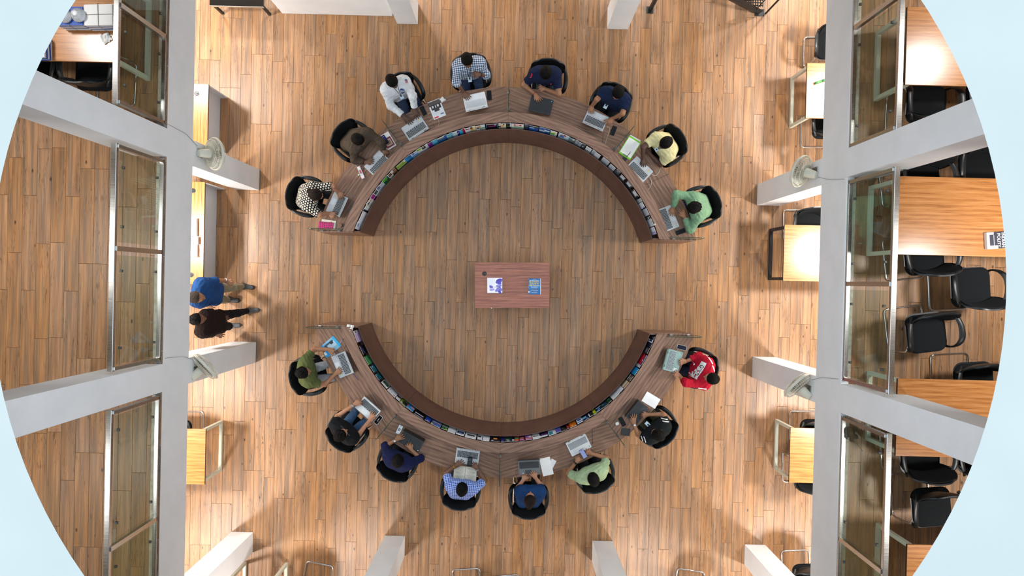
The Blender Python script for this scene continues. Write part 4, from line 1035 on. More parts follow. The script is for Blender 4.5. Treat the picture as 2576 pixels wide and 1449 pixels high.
MB().box((0, .047, .029), (.225, .006, .006)).build('zip', plain('#7a1f4d', .6), p)
c = empty('cup', P(858, 567, ZD), 0, 'small round brown cup beside the cream notebook', 'cup')
MB().lathe([(.022, 0), (.029, .003), (.030, .055), (.027, .056), (.026, .006), (.001, .005)], 20).build('bowl', plain('#6a4a3a', .5), c, True); MB().lathe([(.031, .052), (.031, .058), (.029, .058)], 20).build('rim', plain('#7d5c4b', .4), c, True)
flat('picture_book', 'booklet with a maroon framed picture beside the glass divider', 'magazine', ((953, 344), (975, 331), (998, 364), (976, 379)), ZD, .008, [WH], [(0, 0, 1, 1, '#ece4e4'), (.08, .3, .92, .92, '#7a3a44'), (.22, .42, .78, .80, '#e8dcd8'), (.27, .46, .73, .76, '#9a6a4a')])
phone('phone with a bright blue screen lying on the maroon booklet', 968, 352, .55, .83, z=ZD + .0095, screen='#15234e', extra=[(0, -.03, .045, .05, '#1a35e0'), (0, -.055, .05, .012, '#c9d6ff'), (0, .05, .05, .02, '#0b0d14')])
t = flat('box', 'slim white and pink carton beside the brown jacket reader', 'box', ((896, 421), (903, 418), (919, 446), (912, 450)), ZD, .028, [plain('#ecdfe0', .5)], [(0, .2, 1, .75, '#cfd2d6'), (.2, .3, .8, .6, '#b05a66')])
b = empty('bottle_cap', P(914, 431, ZD), 0, 'tiny red bottle cap beside the slim carton', 'cap'); MB().lathe([(.012, 0), (.013, .012), (.010, .015)], 14).build('cap_shell', plain('#c8202c', .4), b, True); MB().lathe([(.0135, 0), (.0135, .003), (.012, .004)], 14).build('cap_ring', plain('#9c1420', .4), b, True)
b = empty('eraser', P(903, 440, ZD), .6, 'tiny pale green eraser beside the slim carton', 'eraser'); MB().box((0, 0, .007), (.028, .018, .014), ch=.002).build('rubber', plain('#a9c9a4', .8), b); MB().box((-.005, 0, .0072), (.014, .0186, .0146)).build('sleeve', plain('#dfe8df', .8), b)
def pen(label, a, bb, col, z=ZD, tip='#222', r=.0042):
    A, B = P(*a, z + r), P(*bb, z + r); d = (B - A); L = d.length; o = empty('pen', (A.x, A.y, z + r), math.atan2(d.y, d.x), label, 'pen')
    MB().tube([(0, 0, 0), (L * .72, 0, 0)], r, 8).build('barrel', plain(col, .4), o); MB().tube([(L * .72, 0, 0), (L, 0, 0)], [r * 1.1, r * .5], 8).build('cap', plain(tip if len(tip) > 4 else '#222222', .4), o); return o
pen('grey pen beside the slim carton', (893, 414), (901, 421), '#8e9298'); pen('black pen lying across the green clipboard', (1577, 395), (1587, 381), '#16181a', ZD + .0075)
pen('purple pen below the laptop of the olive shirt reader', (889, 941), (902, 957), '#5a4a9a', tip='#2d2658'); pen('pale violet pen beside the blue magazine', (855, 864), (864, 852), '#a9a4d8'); pen('short blue pen beside the small booklet', (848, 889), (847, 882), '#5a63b0')
phone('black phone beside the ink drawing magazine', 1065, 279, .42, .9); phone('black phone beside the all white laptop', 1230.7, 240, .06, 1); phone('black phone beside a beige cable', 1543, 329, -.36, .93); phone('black phone at the end of the sage sweatshirt desk bay', 1711.7, 583, .93, -.36)
phone('white rimmed phone with a black wallpaper beside the pearl laptop', 951.7, 1056, .62, -.78, '#eceef0', '#0c0d10', extra=[(0, 0, .01, .06, '#b9bcc0'), (.006, -.02, .025, .012, '#6d7074')])
phone('phone with a white screen and dark letter beside the pale blue display', 1005, 1080.5, .42, -.9, '#3a4a78', '#f2f4f8', extra=[(-.012, 0, .010, .05, '#28305c'), (.004, .012, .03, .010, '#28305c'), (.006, -.012, .03, .010, '#28305c')])
phone('small phone held by the person in the pale green shirt', 1467, 1141, -.5, -.85, '#2a2c30', '#9aa6d8', z=.884)
phone('black handset held by the person in the blue check', 1182, 1161, .15, -1, '#17191b', '#26282c', z=.884, extra=[(0, .03, .05, .05, '#3b4044'), (0, -.03, .05, .05, '#303337')])
phone('black phone beside a white earbud case', 1565, 1060.7, .48, .88); phone('white phone with a dark screen beside the mint laptop', 1715, 874, .97, .25, '#f0f0f0', '#23263a')
e = empty('earbud_case', P(1552, 1065, ZD), .5, 'small white earbud case beside a black phone', 'case'); MB().prism(rrect(.055, .05, .018, 4), 0, .018).build('shell', plain('#eef0f0', .25), e); MB().prism(rrect(.055, .05, .018, 4), .0185, .026).build('lid', plain('#e2e5e6', .25), e)
n = flat('spiral_notebook', 'black spiral notebook beside the glass divider', 'notebook', ((1563.5, 1077), (1586, 1080), (1584, 1097), (1562, 1095)), ZD, .012, [plain('#2c2e31', .6)], [(0, 0, 1, 1, '#2f3235')])
for i in range(9): MB().tube([(-.062 + .0155 * i, -.056, .004), (-.062 + .0155 * i, -.064, .009), (-.062 + .0155 * i, -.056, .015)], .0015, 5).build('spiral_loop', M['chrome'], n)
flat('magazine', 'magazine with a black ink drawing beside the white sweatshirt', 'magazine', ((1075.4, 258.5), (1105.6, 246.4), (1122, 290.4), (1091, 301.6)), ZD, .006, [WH], [(0, 0, 1, 1, '#e4e8ec'), (.0, .03, 1, .28, '#5d5350'), (.12, .22, .46, .5, '#2c2a2a'), (.52, .22, .9, .5, '#333131'), (.3, .42, .7, .62, '#3e3c3c'), (.2, .27, .34, .4, '#cfcfcf'), (.62, .27, .76, .4, '#cfcfcf'), (.08, .88, .42, .96, '#d8404c'), (.65, .8, .9, .86, '#5a78a8')])
def crumple(name, label, px, sz, z=ZD, mat=WH, cat='paper', seed=3):
    rg = random.Random(seed); p = P(*px, z); r = empty(name, (p.x, p.y, z), rg.random() * 3, label, cat)
    mb = MB(); n = 7; vs = []
    for j in range(n):
        for i in range(n):
            ed = min(i, j, n - 1 - i, n - 1 - j); vs.append(((i / (n - 1) - .5) * sz * (1 + rg.uniform(-.15, .15)), (j / (n - 1) - .5) * sz * (1 + rg.uniform(-.15, .15)), .004 + (rg.uniform(.2, 1) * .035 if ed > 0 else rg.uniform(0, .01))))
    mb.add(vs, [(j * n + i, j * n + i + 1, (j + 1) * n + i + 1, (j + 1) * n + i) for j in range(n - 1) for i in range(n - 1)])
    mb.build('sheet', mat, r); mb2 = MB(); mb2.add([(x * .8, y * .8, z_ * .45) for x, y, z_ in vs], [(j * n + i, (j + 1) * n + i, (j + 1) * n + i + 1, j * n + i + 1) for j in range(n - 1) for i in range(n - 1)]); mb2.build('fold', mat, r); return r
crumple('crumpled_tissue', 'crumpled white tissue beside the ink drawing magazine', (1113, 251), .075)
crumple('crumpled_paper', 'scrap of white paper under the hand of the olive shirt reader', (837, 889), .07, seed=5)
crumple('paper_scrap', 'tiny white paper scrap on the ledge near the sage sweatshirt', (1647, 565), .028, Z_L, seed=8)
fl_ = flat('paper', 'loose violet edged sheet under the green clipboard', 'paper', ((1590, 341), (1613, 354), (1590, 392), (1562, 372)), ZD, .0015, [plain('#d9d0e6', .6)])
cb = flat('clipboard', 'green clipboard holding white pages beside the glass divider', 'clipboard', ((1584, 340), (1612, 358), (1586, 404), (1556, 384)), ZD + .002, .004, [plain('#7ccb2c', .4)])
MB().box((.0, -.0, .0052), (.205, .285, .0022)).build('pages', WH, cb); MB().box((0, -.145, .008), (.07, .018, .006), ch=.001).build('clip', M['chrome'], cb)
for k in range(9): MB().box((0, .11 - k * .02, .0065), (.15, .0025, .0003)).build('text_line', plain('#b9bcc2', .7), cb)
flat('card', 'small black card beside the green clipboard', 'card', ((1570, 393), (1578, 399), (1570, 411), (1561, 404)), ZD, .004, [plain('#1b1c20', .5)], [(.1, .1, .9, .9, '#232428')])
flat('magazine', 'blue and white magazine with a wave picture beside the olive shirt', 'magazine', ((807, 871), (838, 845), (859, 869), (828, 896)), ZD, .006, [WH], [(0, 0, 1, 1, '#7fb0cc'), (.0, .0, .12, 1, '#1b9bd8'), (.15, .15, .8, .5, '#31536b'), (.3, .3, .95, .7, '#a9c6d8'), (.55, .2, .75, .42, '#1c2d3a'), (.85, .0, 1, 1, '#2aa4dc')])
flat('booklet', 'small blue booklet with an orange picture under the reader arm', 'magazine', ((812, 888), (826, 881), (836, 893), (822, 899)), ZD, .004, [WH], [(0, 0, 1, 1, '#d5e6f0'), (0, .6, 1, 1, '#2b9ad6'), (.4, .3, .7, .6, '#d98a5a')])
# open book in front of the check shirt
ob = empty('open_book', P(1170, 1192, .762), math.atan2(dir2(1, .08).y, dir2(1, .08).x), 'open book with cream printed pages in front of the blue check shirt', 'book')
for s in (-1, 1):
    mb = MB(); n = 10; prof = [(.002 + .186 * i / n, .018 + .012 * math.sin(math.pi * min(1, i / n * 1.2)) - .008 * i / n) for i in range(n + 1)]
    vs = [(s * x, y, z) for x, z in prof for y in (-.125, .125)] + [(s * x, y, 0) for x, z in prof for y in (-.125, .125)]; m = 2 * (n + 1); fs = []
    for i in range(n): a = 2 * i; fs += [(a, a + 2, a + 3, a + 1), (m + a, m + a + 1, m + a + 3, m + a + 2), (a, m + a, m + a + 2, a + 2), (a + 1, a + 3, m + a + 3, m + a + 1)]
    fs += [(0, 1, m + 1, m), (2 * n, m + 2 * n, m + 2 * n + 1, 2 * n + 1)]
    if s < 0: fs = [f[::-1] for f in fs]
    mb.add(vs, fs); pg = autosmooth(mb.build('page_block', plain('#e6dfcc', .7), ob), 40)
    for k in range(10): MB().box((s * .095, .1 - k * .02, .0302), (.13 - .03 * (k % 3), .005, .0006)).build('text_line', plain('#a9a496', .8), pg)
MB().box((0, 0, -.002), (.384, .258, .004)).build('cover', plain('#5a4630', .6), ob)
flat('paper', 'loose white sheets beside the old grey laptop', 'paper', ((1359, 1154), (1381, 1149), (1395, 1192), (1364, 1199.5)), ZD, .003, [WH])
flat('paper', 'folded white sheet sticking out under the loose sheets', 'paper', ((1374, 1146), (1389, 1154), (1403, 1181), (1388, 1188)), ZD, .0014, [plain('#e4e6e8', .6)])
flat('paper', 'blank white sheet beside the black laptop', 'paper', ((1628, 984.5), (1661, 1004.4), (1648, 1029.8), (1614, 1007.7)), ZD, .006, [WH], [(0, 0, 1, 1, '#f6f6f6')])
flat('paper', 'small white note under the hand of the red sweatshirt reader', 'paper', ((1695, 925), (1704, 928), (1702, 936), (1693, 933)), ZD + .021, .0014, [WH])
flat('paper', 'narrow blue edged sheet under the laptop beside the clipboard', 'paper', ((1595, 437), (1600, 434), (1617, 459), (1611, 464)), ZD, .0012, [plain('#cfd6ee', .6)])
def cable(label, pts, col='#cfc6b2', r=.0028, z=ZD, name='charging_cable'):
    q = [P(*p[:2], (p[2] if len(p) > 2 else z) + r * 1.8 + .0008) for p in pts]; c = q[0].copy(); o = empty(name, (c.x, c.y, c.z - r), 0, label, 'cable')
    sm = []
    for i in range(len(q) - 1):
        p0, p1, p2, p3 = q[max(i - 1, 0)], q[i], q[i + 1], q[min(i + 2, len(q) - 1)]
        for k in range(6):
            t = k / 6; sm.append(.5 * ((2 * p1) + (p2 - p0) * t + (2 * p0 - 5 * p1 + 4 * p2 - p3) * t * t + (3 * p1 - p0 - 3 * p2 + p3) * t ** 3) - c)
    sm.append(q[-1] - c); MB().tube(sm, r, 6).build('wire', plain(col, .6), o, True)
    d = (sm[-1] - sm[-2]).normalized(); MB().tube([sm[-1] - d * .004, sm[-1] + d * .014], r * 1.7, 6).build('plug', plain('#3a3a3a', .5), o); return o
cable('grey cable looping past the silver laptop of the dotted top', ((860, 485), (869, 480), (884, 490), (884, 510), (878, 525), (879, 540)), '#8c8c88')
cable('tangle of dark cable beside the brown jacket hands', ((973, 391), (984, 384), (990, 378), (984, 386), (996, 384), (986, 390), (978, 389)), '#5a4a3e', .002)
cable('cream cable running under the ink drawing magazine', ((1080, 305), (1090, 297), (1101, 299), (1104, 312), (1096, 322)), '#c9c0ae')
cable('dark cable arching beside the white sweatshirt laptop', ((1077, 313), (1083, 308), (1091, 315), (1091.5, 325)), '#4b3a32', .002)
cable('beige cable trailing from the badge wearer laptop', ((1528, 318), (1534, 324), (1529, 340), (1525, 352), (1521, 369)), '#d6c8a8'); cable('thin dark cable trailing to the ledge', ((1518, 333), (1517, 348), (1516, 364)), '#3a2c26', .002)
cable('white cable curling round to the yellow polo elbow', ((1640, 439), (1650, 441), (1657, 434), (1661, 423)), '#e3dcc8'); cable('white cable loop below the clipboard laptop', ((1634, 446), (1639, 458), (1634, 473), (1624, 479)), '#e3dcc8'); cable('dark wire lying across the desk to its outer edge', ((1620, 462), (1630, 462), (1655, 450), (1680, 439)), '#4a3b34', .002)
cable('thin black cable lying straight beside the white laptop', ((1490, 1079), (1490.5, 1098), (1491, 1114)), '#26211f', .0022); cable('red brown wire beside the old grey laptop', ((1303, 1180), (1297, 1187), (1299, 1197), (1305, 1204)), '#6b2f22', .002); cable('short dark wire beside the small booklet', ((866, 877), (869, 871)), '#4a3b34', .002)
# ---------------------------------------------------------------- books on the centre table
def text_on(parent, txt, size, loc, mat, rz=0.0, name='title'):
    cu = bpy.data.curves.new('title', 'FONT'); cu.body = txt; cu.size = size; cu.align_x = 'CENTER'; cu.align_y = 'CENTER'; cu.extrude = .0003; cu.offset = size * .012
    to = bpy.data.objects.new('t', cu); COL.objects.link(to); me = bpy.data.meshes.new_from_object(to.evaluated_get(bpy.context.evaluated_depsgraph_get())); bpy.data.objects.remove(to); bpy.data.curves.remove(cu)
    me.materials.clear(); me.materials.append(mat); o = bpy.data.objects.new(name, me); COL.objects.link(o); o.parent = parent; o.location = loc; o.rotation_euler = (0, 0, rz); return o
fb = flat('book', 'white book with a violet flower painting on the centre table', 'book', ((1225.8, 699), (1263.3, 699), (1263.3, 737), (1225.8, 737)), .7305, .018, [WH], [(0, 0, 1, 1, '#f0eef4'), (.05, .05, .5, .5, '#dfe3ea')])
def petal(x, y, a, L, W, col):
    mb = MB(); n = 8; vs = [(0, 0, 0)] + [(L * (.5 - .5 * math.cos(math.pi * k / n)), W * math.sin(math.pi * k / n) * .5, 0) for k in range(n + 1)] + [(L * (.5 - .5 * math.cos(math.pi * k / n)), -W * math.sin(math.pi * k / n) * .5, 0) for k in range(n, -1, -1)]
    mb.add(vs[1:], [tuple(range(len(vs) - 1))]); mb.build('petal', plain(col, .5), fb, loc=(x, y, .0195 + random.random() * .0008), rot=a)
for x, y, a, L, W, c_ in ((.11, .105, 3.6, .10, .05, '#4a3fae'), (.115, .11, 4.2, .09, .045, '#5b52bd'), (.11, .03, 2.9, .10, .045, '#5a50c0'), (.115, .0, 3.3, .10, .05, '#8f8cd8'), (-.09, -.005, -.5, .07, .04, '#6a62c4'), (-.085, -.03, .1, .06, .035, '#5b4fb0'),
    (.10, -.04, 3.7, .11, .05, '#6c66c8'), (.02, -.09, .5, .09, .045, '#7f7ad0'), (.05, -.075, -.8, .08, .04, '#5148b4'), (.115, -.09, 2.2, .08, .045, '#6a60c2'), (.0, -.06, 3.4, .08, .04, '#a9a6e2')): petal(x, y, a, L, W, c_)
for a, b_ in (((-.02, -.02), (.05, -.05)), ((.03, -.05), (.115, .02)), ((.05, .04), (.115, .06)), ((.06, -.1), (.09, -.06))):
    A, B = Vector((*a, .0206)), Vector((*b_, .0206)); MB().tube([A, B], .0016, 5).build('stem', plain('#3f5a45', .6), fb)
for k in range(3): MB().box((-.07, -.045 - .018 * k, .0204), (.035, .004, .0006)).build('title_line', plain('#4a4658', .6), fb)
bb = flat('book', 'thick blue book with yellow lettered title on the centre table', 'book', ((1329, 700.5), (1360.5, 700.5), (1360.5, 740.5), (1329, 740.5)), .7305, .03, [WH], [(0, 0, .965, 1, '#1462a0'), (0, .38, .965, .62, '#1a77b8')])
YEL = plain('#f3d35a', .5)
for tx, sz, yy, mt in (('The Pearson Guide to', .018, .098, WHT), ('Quantitative', .034, .076, YEL), ('Aptitude for', .032, .044, YEL), ('MBA Entrance', .029, .012, YEL), ('Examinations', .020, -.012, WHT), ('Second Edition', .009, .115, WHT), ('All topics fully covered', .011, -.042, YEL), ('with solved practice papers', .011, -.066, WHT), ('Dinesh Khattar', .015, -.098, WHT)):
    text_on(bb, tx, sz, (-.004, yy, .0312), mt)
for k in (-1, 1): MB().lathe([(.009, 0), (.009, .0006)], 12).build('badge_spot', WHT, bb, loc=(-.088 + k * .010, -.09, .0312))
# ---------------------------------------------------------------- thick book on the gallery table
gb = flat('book', 'thick dark book with white lettered title on the gallery table', 'book', ((2481, 585), (2578, 579), (2582, 622), (2485, 626)), ZF + .75, .045, [WH], [(.07, .0, 1, 1, '#2b2c3a'), (.5, 0, 1, 1, '#3a3868'), (.07, .8, .28, 1, '#e6ded8'), (.07, .0, .18, .15, '#e0dad6')])
text_on(gb, 'INDIAN', .05, (-.04, .0, .0485), WHT, -math.pi / 2); text_on(gb, 'POLITY', .05, (-.09, .0, .0485), WHT, -math.pi / 2)
MB().box((-.145, .0, .0478), (.006, .12, .0006)).build('title_rule', plain('#b9c4dc', .5), gb)
# ================================================================ magazines in the curved rack
_rk = [0]
def rack_item(px, wpx, label, base, pat=(), hz=0.0, name='magazine', thick=.005):
    """pat: (u0, v0, u1, v1, hex) rectangles on the showing strip of the cover, v measured down from the top edge"""
    p = P(*px, 1.0) - RC; a = math.atan2(p.y, p.x); w = wpx / 157.0 * .97; Ht = .362 + hz
    _rk[0] += 1; dr = .0075 * (_rk[0] % 2); r0, r1 = 2.498 + dr, 2.533 + dr; tilt = math.atan2(r1 - r0, .365)
    o = empty(name, (RC.x + r0 * math.cos(a), RC.y + r0 * math.sin(a), .7165), a - math.pi / 2, label, 'magazine', 'magazines in the curved rack')
    Mx = Matrix.Rotation(-tilt, 4, 'X')
    mb = MB(); mb.box((0, thick / 2, Ht / 2), (w, thick, Ht), 0, Mx); mb.build('pages', WH if base.lower() > '#999999' else plain('#c9c9c6', .6), o)
    mb = MB(); mb.box((0, -.0004, Ht / 2), (w, .0008, Ht), 0, Mx); mb.build('cover', plain(base, .35), o)
    for i, (u0, v0, u1, v1, hx) in enumerate(pat):
        zt, zb = Ht - v0 * .165, Ht - v1 * .165
        mb = MB(); mb.box(((.5 - (u0 + u1) / 2) * w, -.001 - .0003 * i, (zt + zb) / 2), ((u1 - u0) * w, .0006, zt - zb), 0, Mx); mb.build('cover_print', plain(hx, .35), o)
    return o
ph = lambda c, b=.12: (b, .0, 1 - b, .72, c)
RK = [ # px, py, width px, description, base, prints
 (902.5, 568.5, 20, 'white leaflet with a pale blue emblem at the rack end', '#e4e8ee', [(.2, .25, .6, .6, '#7d9fd0')]),
 (912, 548, 33, 'wide blank white folder near the rack end', '#e9ebee', [(.8, .75, .95, .9, '#c9ccd2')]),
 (920.5, 530, 10, 'narrow dark navy booklet', '#20242f', [(.2, .1, .8, .3, '#3b4152')]),
 (924, 522, 14, 'white leaflet with a yellow edge', '#eceded', [(.0, .0, .14, 1, '#d9c04a'), (.4, .1, .6, .35, '#b9bfca')]),
 (930.5, 513, 12, 'small white leaflet with a dark photo strip', '#eaeaea', [(.15, .3, .85, .6, '#4b4240')]),
 (934.5, 505.5, 10, 'white leaflet with an orange drawing', '#efece6', [(.2, .2, .8, .6, '#d9a54a')]),
 (940, 497, 16, 'magenta booklet', '#a31d86', [(.15, .2, .85, .35, '#c95ab0'), (.0, .88, 1, 1, '#f0f0f0')]),
 (948, 485.5, 15, 'booklet with a charcoal photo in a white frame', '#eef0f0', [ph('#3a3d42'), (.3, .2, .7, .5, '#596068')]),
 (955.5, 475.5, 12, 'lilac grey booklet in a white frame', '#e9e9ee', [ph('#7d78a6')]),
 (962, 466, 14, 'pale silver grey booklet', '#c3c9d0', [(.1, .75, .9, .9, '#dde1e6')]),
 (974, 454, 21, 'bright green booklet with a navy foot', '#4fae35', [(0, .0, .25, 1, '#3b5a6a'), (0, .7, 1, 1, '#1c2560'), (.4, .78, .6, .9, '#d0503a')]),
 (984, 442.5, 13, 'brown photo booklet in a white frame', '#f0efec', [ph('#5a3d22'), (.4, .2, .7, .5, '#8a6a3a')]),
 (992, 431.5, 16, 'tan and white booklet with a slanting cover', '#8d6444', [(.6, .0, 1, .6, '#eceae6'), (.1, .3, .4, .7, '#a57b58')]),
 (1011.5, 416.5, 30, 'wide lime green landscape magazine', '#86a83a', [(0, .0, .2, .5, '#e9eee0'), (.25, .1, .9, .35, '#a9c653'), (.0, .8, 1, 1, '#cfd8b0')]),
 (1030.5, 402, 20, 'sky blue magazine with dark lettering', '#2f8fd2', [(.1, .15, .6, .25, '#1a3f70'), (.1, .35, .7, .45, '#1a3f70'), (.5, .6, 1, 1, '#57aae2')]),
 (1045, 391, 19, 'pale blue booklet with a violet blot', '#c3d2ea', [(.5, .0, .8, .4, '#4b3fa0'), (0, .6, 1, 1, '#5a9fd8')]),
 (1058, 382.5, 14, 'lime and white booklet', '#eef0ea', [(.0, .0, 1, .5, '#8fbf35')]),
 (1068, 375, 14, 'black and white photo booklet in a white frame', '#f0f0f0', [ph('#2b2b2d'), (.4, .1, .7, .4, '#8a8a8c')]),
 (1077, 371, 6, 'thin plain white leaflet beside a purple booklet', '#eceef0', [(.2, .6, .8, .7, '#c9ccd0')]),
 (1084, 367, 12, 'deep purple booklet', '#7a1f86', [(.2, .2, .8, .3, '#9a4aa6')]),
 (1095.5, 362, 17, 'light blue booklet with pale swirls', '#4fb3dc', [(.3, .1, .7, .3, '#a9dcf0'), (.2, .6, .6, .75, '#8fd0ea')]),
 (1111, 354, 19, 'blue booklet with a grey mountain photo', '#2a6fa8', [(0, .0, 1, .22, '#dfe8ee'), (.15, .2, .9, .5, '#7d7464')]),
 (1122, 349.5, 8, 'narrow cobalt blue booklet', '#3f63b8', [(.2, .2, .8, .3, '#6a88cc')]),
 (1130, 346.5, 10, 'pale turquoise booklet with dark foot', '#86c8d2', [(.3, .3, .6, .5, '#3f7f90'), (.3, .88, 1, 1, '#3a2c28')]),
 (1137.5, 343.5, 8, 'narrow sky cyan booklet', '#6cc4dd', [(.2, .6, .8, .7, '#a5dcec')]),
 (1146, 340, 12, 'very pale blue printed sheet', '#cfe0ee', [(.2, .2, .8, .26, '#9fb8d0'), (.2, .4, .8, .46, '#9fb8d0')]),
 (1154, 337, 8, 'narrow indigo booklet with white rings', '#2f2a86', [(.3, .1, .7, .25, '#8a88d0'), (.3, .6, .7, .85, '#c9c8ee')]),
 (1161, 335, 9, 'narrow turquoise blue booklet', '#1fa5d6', [(.2, .4, .8, .55, '#5fc4e8')]),
 (1168, 333, 8, 'narrow crimson booklet', '#c8172f', [(.3, .2, .7, .3, '#e05060')]),
 (1177, 331, 13, 'white booklet with a maroon heading', '#eceaf0', [(.1, .15, .9, .4, '#6a3a55'), (.1, .55, .9, .62, '#b9b4c4')]),
 (1190, 328.5, 16, 'cream booklet with an orange leaf', '#f0e2b0', [(.5, .1, .9, .45, '#3a2c24'), (.4, .5, .8, .8, '#d97a2a')]),
 (1203.5, 325.5, 11, 'booklet with an orange top and grey photo', '#f2efe8', [(0, .0, 1, .25, '#e8b070'), (.1, .35, .9, .75, '#4a463f')]),
 (1215, 323.5, 12, 'white booklet with a green foot', '#e9eef0', [(0, .72, 1, .92, '#4aa63a')]),
 (1238, 321, 30, 'wide black magazine with a magenta title and blue edges', '#14131a', [(.15, .45, .8, .65, '#9a2f7a'), (.1, .05, .3, .3, '#c9c6d0'), (0, 0, .05, 1, '#2a86c8'), (.95, 0, 1, 1, '#2a86c8')]),
 (1257, 320.5, 6, 'thin striped cream and brown leaflet', '#e4dcc8', [(0, .7, 1, 1, '#5a3a2a')]),
 (1266.5, 320.5, 13, 'cream booklet with little red figures', '#efe6b4', [(.3, .1, .6, .4, '#3a3230'), (.5, .5, .9, .7, '#d06a4a')]),
 (1279, 320.5, 13, 'navy booklet with a white spine', '#232a40', [(0, 0, .22, 1, '#f0f2f4'), (.3, .75, .9, .9, '#6a8a3a')]),
 (1301.5, 321.5, 32, 'wide white magazine with a red banner and green foot', '#f0f2ee', [(.2, .05, .8, .45, '#d8261f'), (.35, .12, .65, .38, '#f4dcd8'), (0, .85, 1, 1, '#6cb82f'), (.1, .6, .8, .75, '#5a7a9a')]),
 (1324.5, 323.5, 12, 'dark slate blue booklet', '#4a546a', [(0, 0, .25, 1, '#23262c'), (.3, .75, 1, .95, '#202328')]),
 (1342, 326, 24, 'royal blue magazine with a grey photo top', '#2f5fb8', [(0, 0, .45, .4, '#4a4f48'), (.45, 0, 1, .3, '#39404a'), (.45, .35, .95, .6, '#9fc4e0')]),
 (1368.5, 332.5, 29, 'blue magazine with a white swoosh', '#4a78b8', [(0, .0, .6, .35, '#3f5a94'), (.05, .4, .5, .75, '#e4ecf4'), (.45, .72, .98, 1, '#f2f6f8'), (.1, .35, .3, .5, '#2f7a9a')]),
 (1391.5, 338.5, 18, 'white booklet with yellow and leaf green cover', '#eef0e8', [(.1, .2, .6, .5, '#e8d890'), (.3, .5, 1, .9, '#5cb82a')]),
 (1416, 348, 29, 'wide pale magazine with rust and blue paintings', '#cfe0ee', [(.3, .05, .55, .45, '#a8553a'), (.6, .2, .75, .5, '#b0623f'), (.45, .5, .85, .9, '#3a6fc0')]),
 (1436.5, 355.5, 17, 'grey green booklet with a white letter and blue spot', '#6f7a72', [(.1, .05, .45, .35, '#e6eaea'), (.5, .1, .9, .4, '#3fa5cc')]),
 (1448.5, 361.5, 9, 'light grey booklet with a ruled line', '#aab0b8', [(.2, .7, .8, .78, '#c6cbd2')]),
 (1456.5, 366, 9, 'plain mid grey booklet', '#9ba2aa', [(.1, .8, .9, .9, '#b5bac2')]),
 (1465, 370.5, 11, 'dark grey folder with a white oval', '#565c60', [(.3, .7, .7, .88, '#e8ecec')]),
 (1478, 379, 16, 'white printed leaflet with a teal edge', '#e9eef0', [(.1, .2, .9, .26, '#c5ccd0'), (0, .9, 1, 1, '#2f5a55')]),
 (1490, 386.5, 10, 'silver grey leaflet', '#b9c0c8', [(.2, .3, .8, .36, '#d5dae0')]),
 (1500.5, 393.5, 16, 'white leaflet with faint printed lines', '#e2e7ea', [(.1, .2, .9, .25, '#bcc4ca'), (.1, .4, .9, .45, '#bcc4ca')]),
 (1519.5, 409.5, 22, 'pale grey folded sheet', '#c5cad4', [(.1, .5, .9, .55, '#aab0bc')]),
 (1537, 424, 18, 'pale grey white folded sheet with a torn edge', '#ccd1d8', [(.5, .0, .55, 1, '#b0b6c0')]),
 (1550, 436, 14, 'dark grey wire holder', '#5c6266', [(.3, .2, .7, .4, '#9aa0a6')]),
 (1561.5, 450.5, 16, 'white card in a grey holder', '#6a7074', [(.1, .1, .9, .7, '#e6eaec')]),
 (1578, 468, 20, 'white sheet clipped in a charcoal holder', '#474c50', [(.2, .1, .9, .75, '#e2e6ec')]),
 (1595, 489, 22, 'white oval card on a charcoal folder', '#4c5154', [(.2, .05, .85, .75, '#eceff0'), (.1, .85, .9, .95, '#a9aeb2')]),
 (1606, 506.5, 10, 'soft grey paper slip', '#b4b7b8', [(.2, .4, .8, .5, '#cfd2d2')]),
 (1611.5, 519, 16, 'curled white sheet with a violet corner', '#eaecf2', [(.0, .0, .2, .6, '#8f86cc')]),
 (1621, 536, 19, 'grey white printed sheet', '#c6cbd2', [(.2, .2, .8, .25, '#a4aab2'), (.2, .5, .8, .55, '#a4aab2')]),
 (1627, 550, 8, 'dark crumpled strip', '#54575a', [(.3, .3, .7, .6, '#d5d8da')]),
 (1631, 563, 20, 'white sheet with faint blue pencil marks', '#d5dade', [(.3, .3, .7, .36, '#9fb0c6')]),
 (1638, 583, 20, 'white sheet with a lilac end', '#e4e4ee', [(0, .0, .4, 1, '#b9a9dc')]),
 # lower desk
 (898, 846, 31, 'wide lilac pink leaflet at the rack end', '#d6b6dc', [(.0, .0, .22, 1, '#e6e6ea'), (.04, .3, .2, .7, '#6a6a6c')]),
 (911.5, 880.5, 24, 'black magazine sprinkled with blue dots', '#171722', [(.1, .1, .2, .22, '#5a78e0'), (.3, .2, .42, .3, '#6a8af0'), (.5, .25, .6, .4, '#4a68d8'), (.65, .4, .78, .5, '#7a94f0'), (.4, .5, .5, .6, '#5a78e0'), (.8, .55, .9, .7, '#5a78e0')]),
 (925.5, 906, 24, 'grass green booklet', '#4f9a5c', [(.0, .85, .5, 1, '#23302a')]),
 (939, 928, 20, 'teal booklet with a pale square', '#1f6678', [(.1, .3, .3, .7, '#6ab0bc'), (.35, .8, .9, .9, '#4a8a96')]),
 (952, 947.5, 18, 'dark teal booklet with a pale square', '#185a6a', [(.05, .1, .3, .45, '#5aa6b4'), (.4, .75, .9, .85, '#40808c')]),
 (968.5, 967.5, 22, 'white booklet with a dark forest photo', '#eef0f0', [(.05, .35, .95, 1, '#2a4030'), (.3, .5, .7, .7, '#4a7a50')]),
 (986.5, 987.5, 28, 'wide white folder with red marks', '#e9ebef', [(.75, .1, .9, .3, '#d0402c'), (.1, .6, .2, .8, '#d0402c')]),
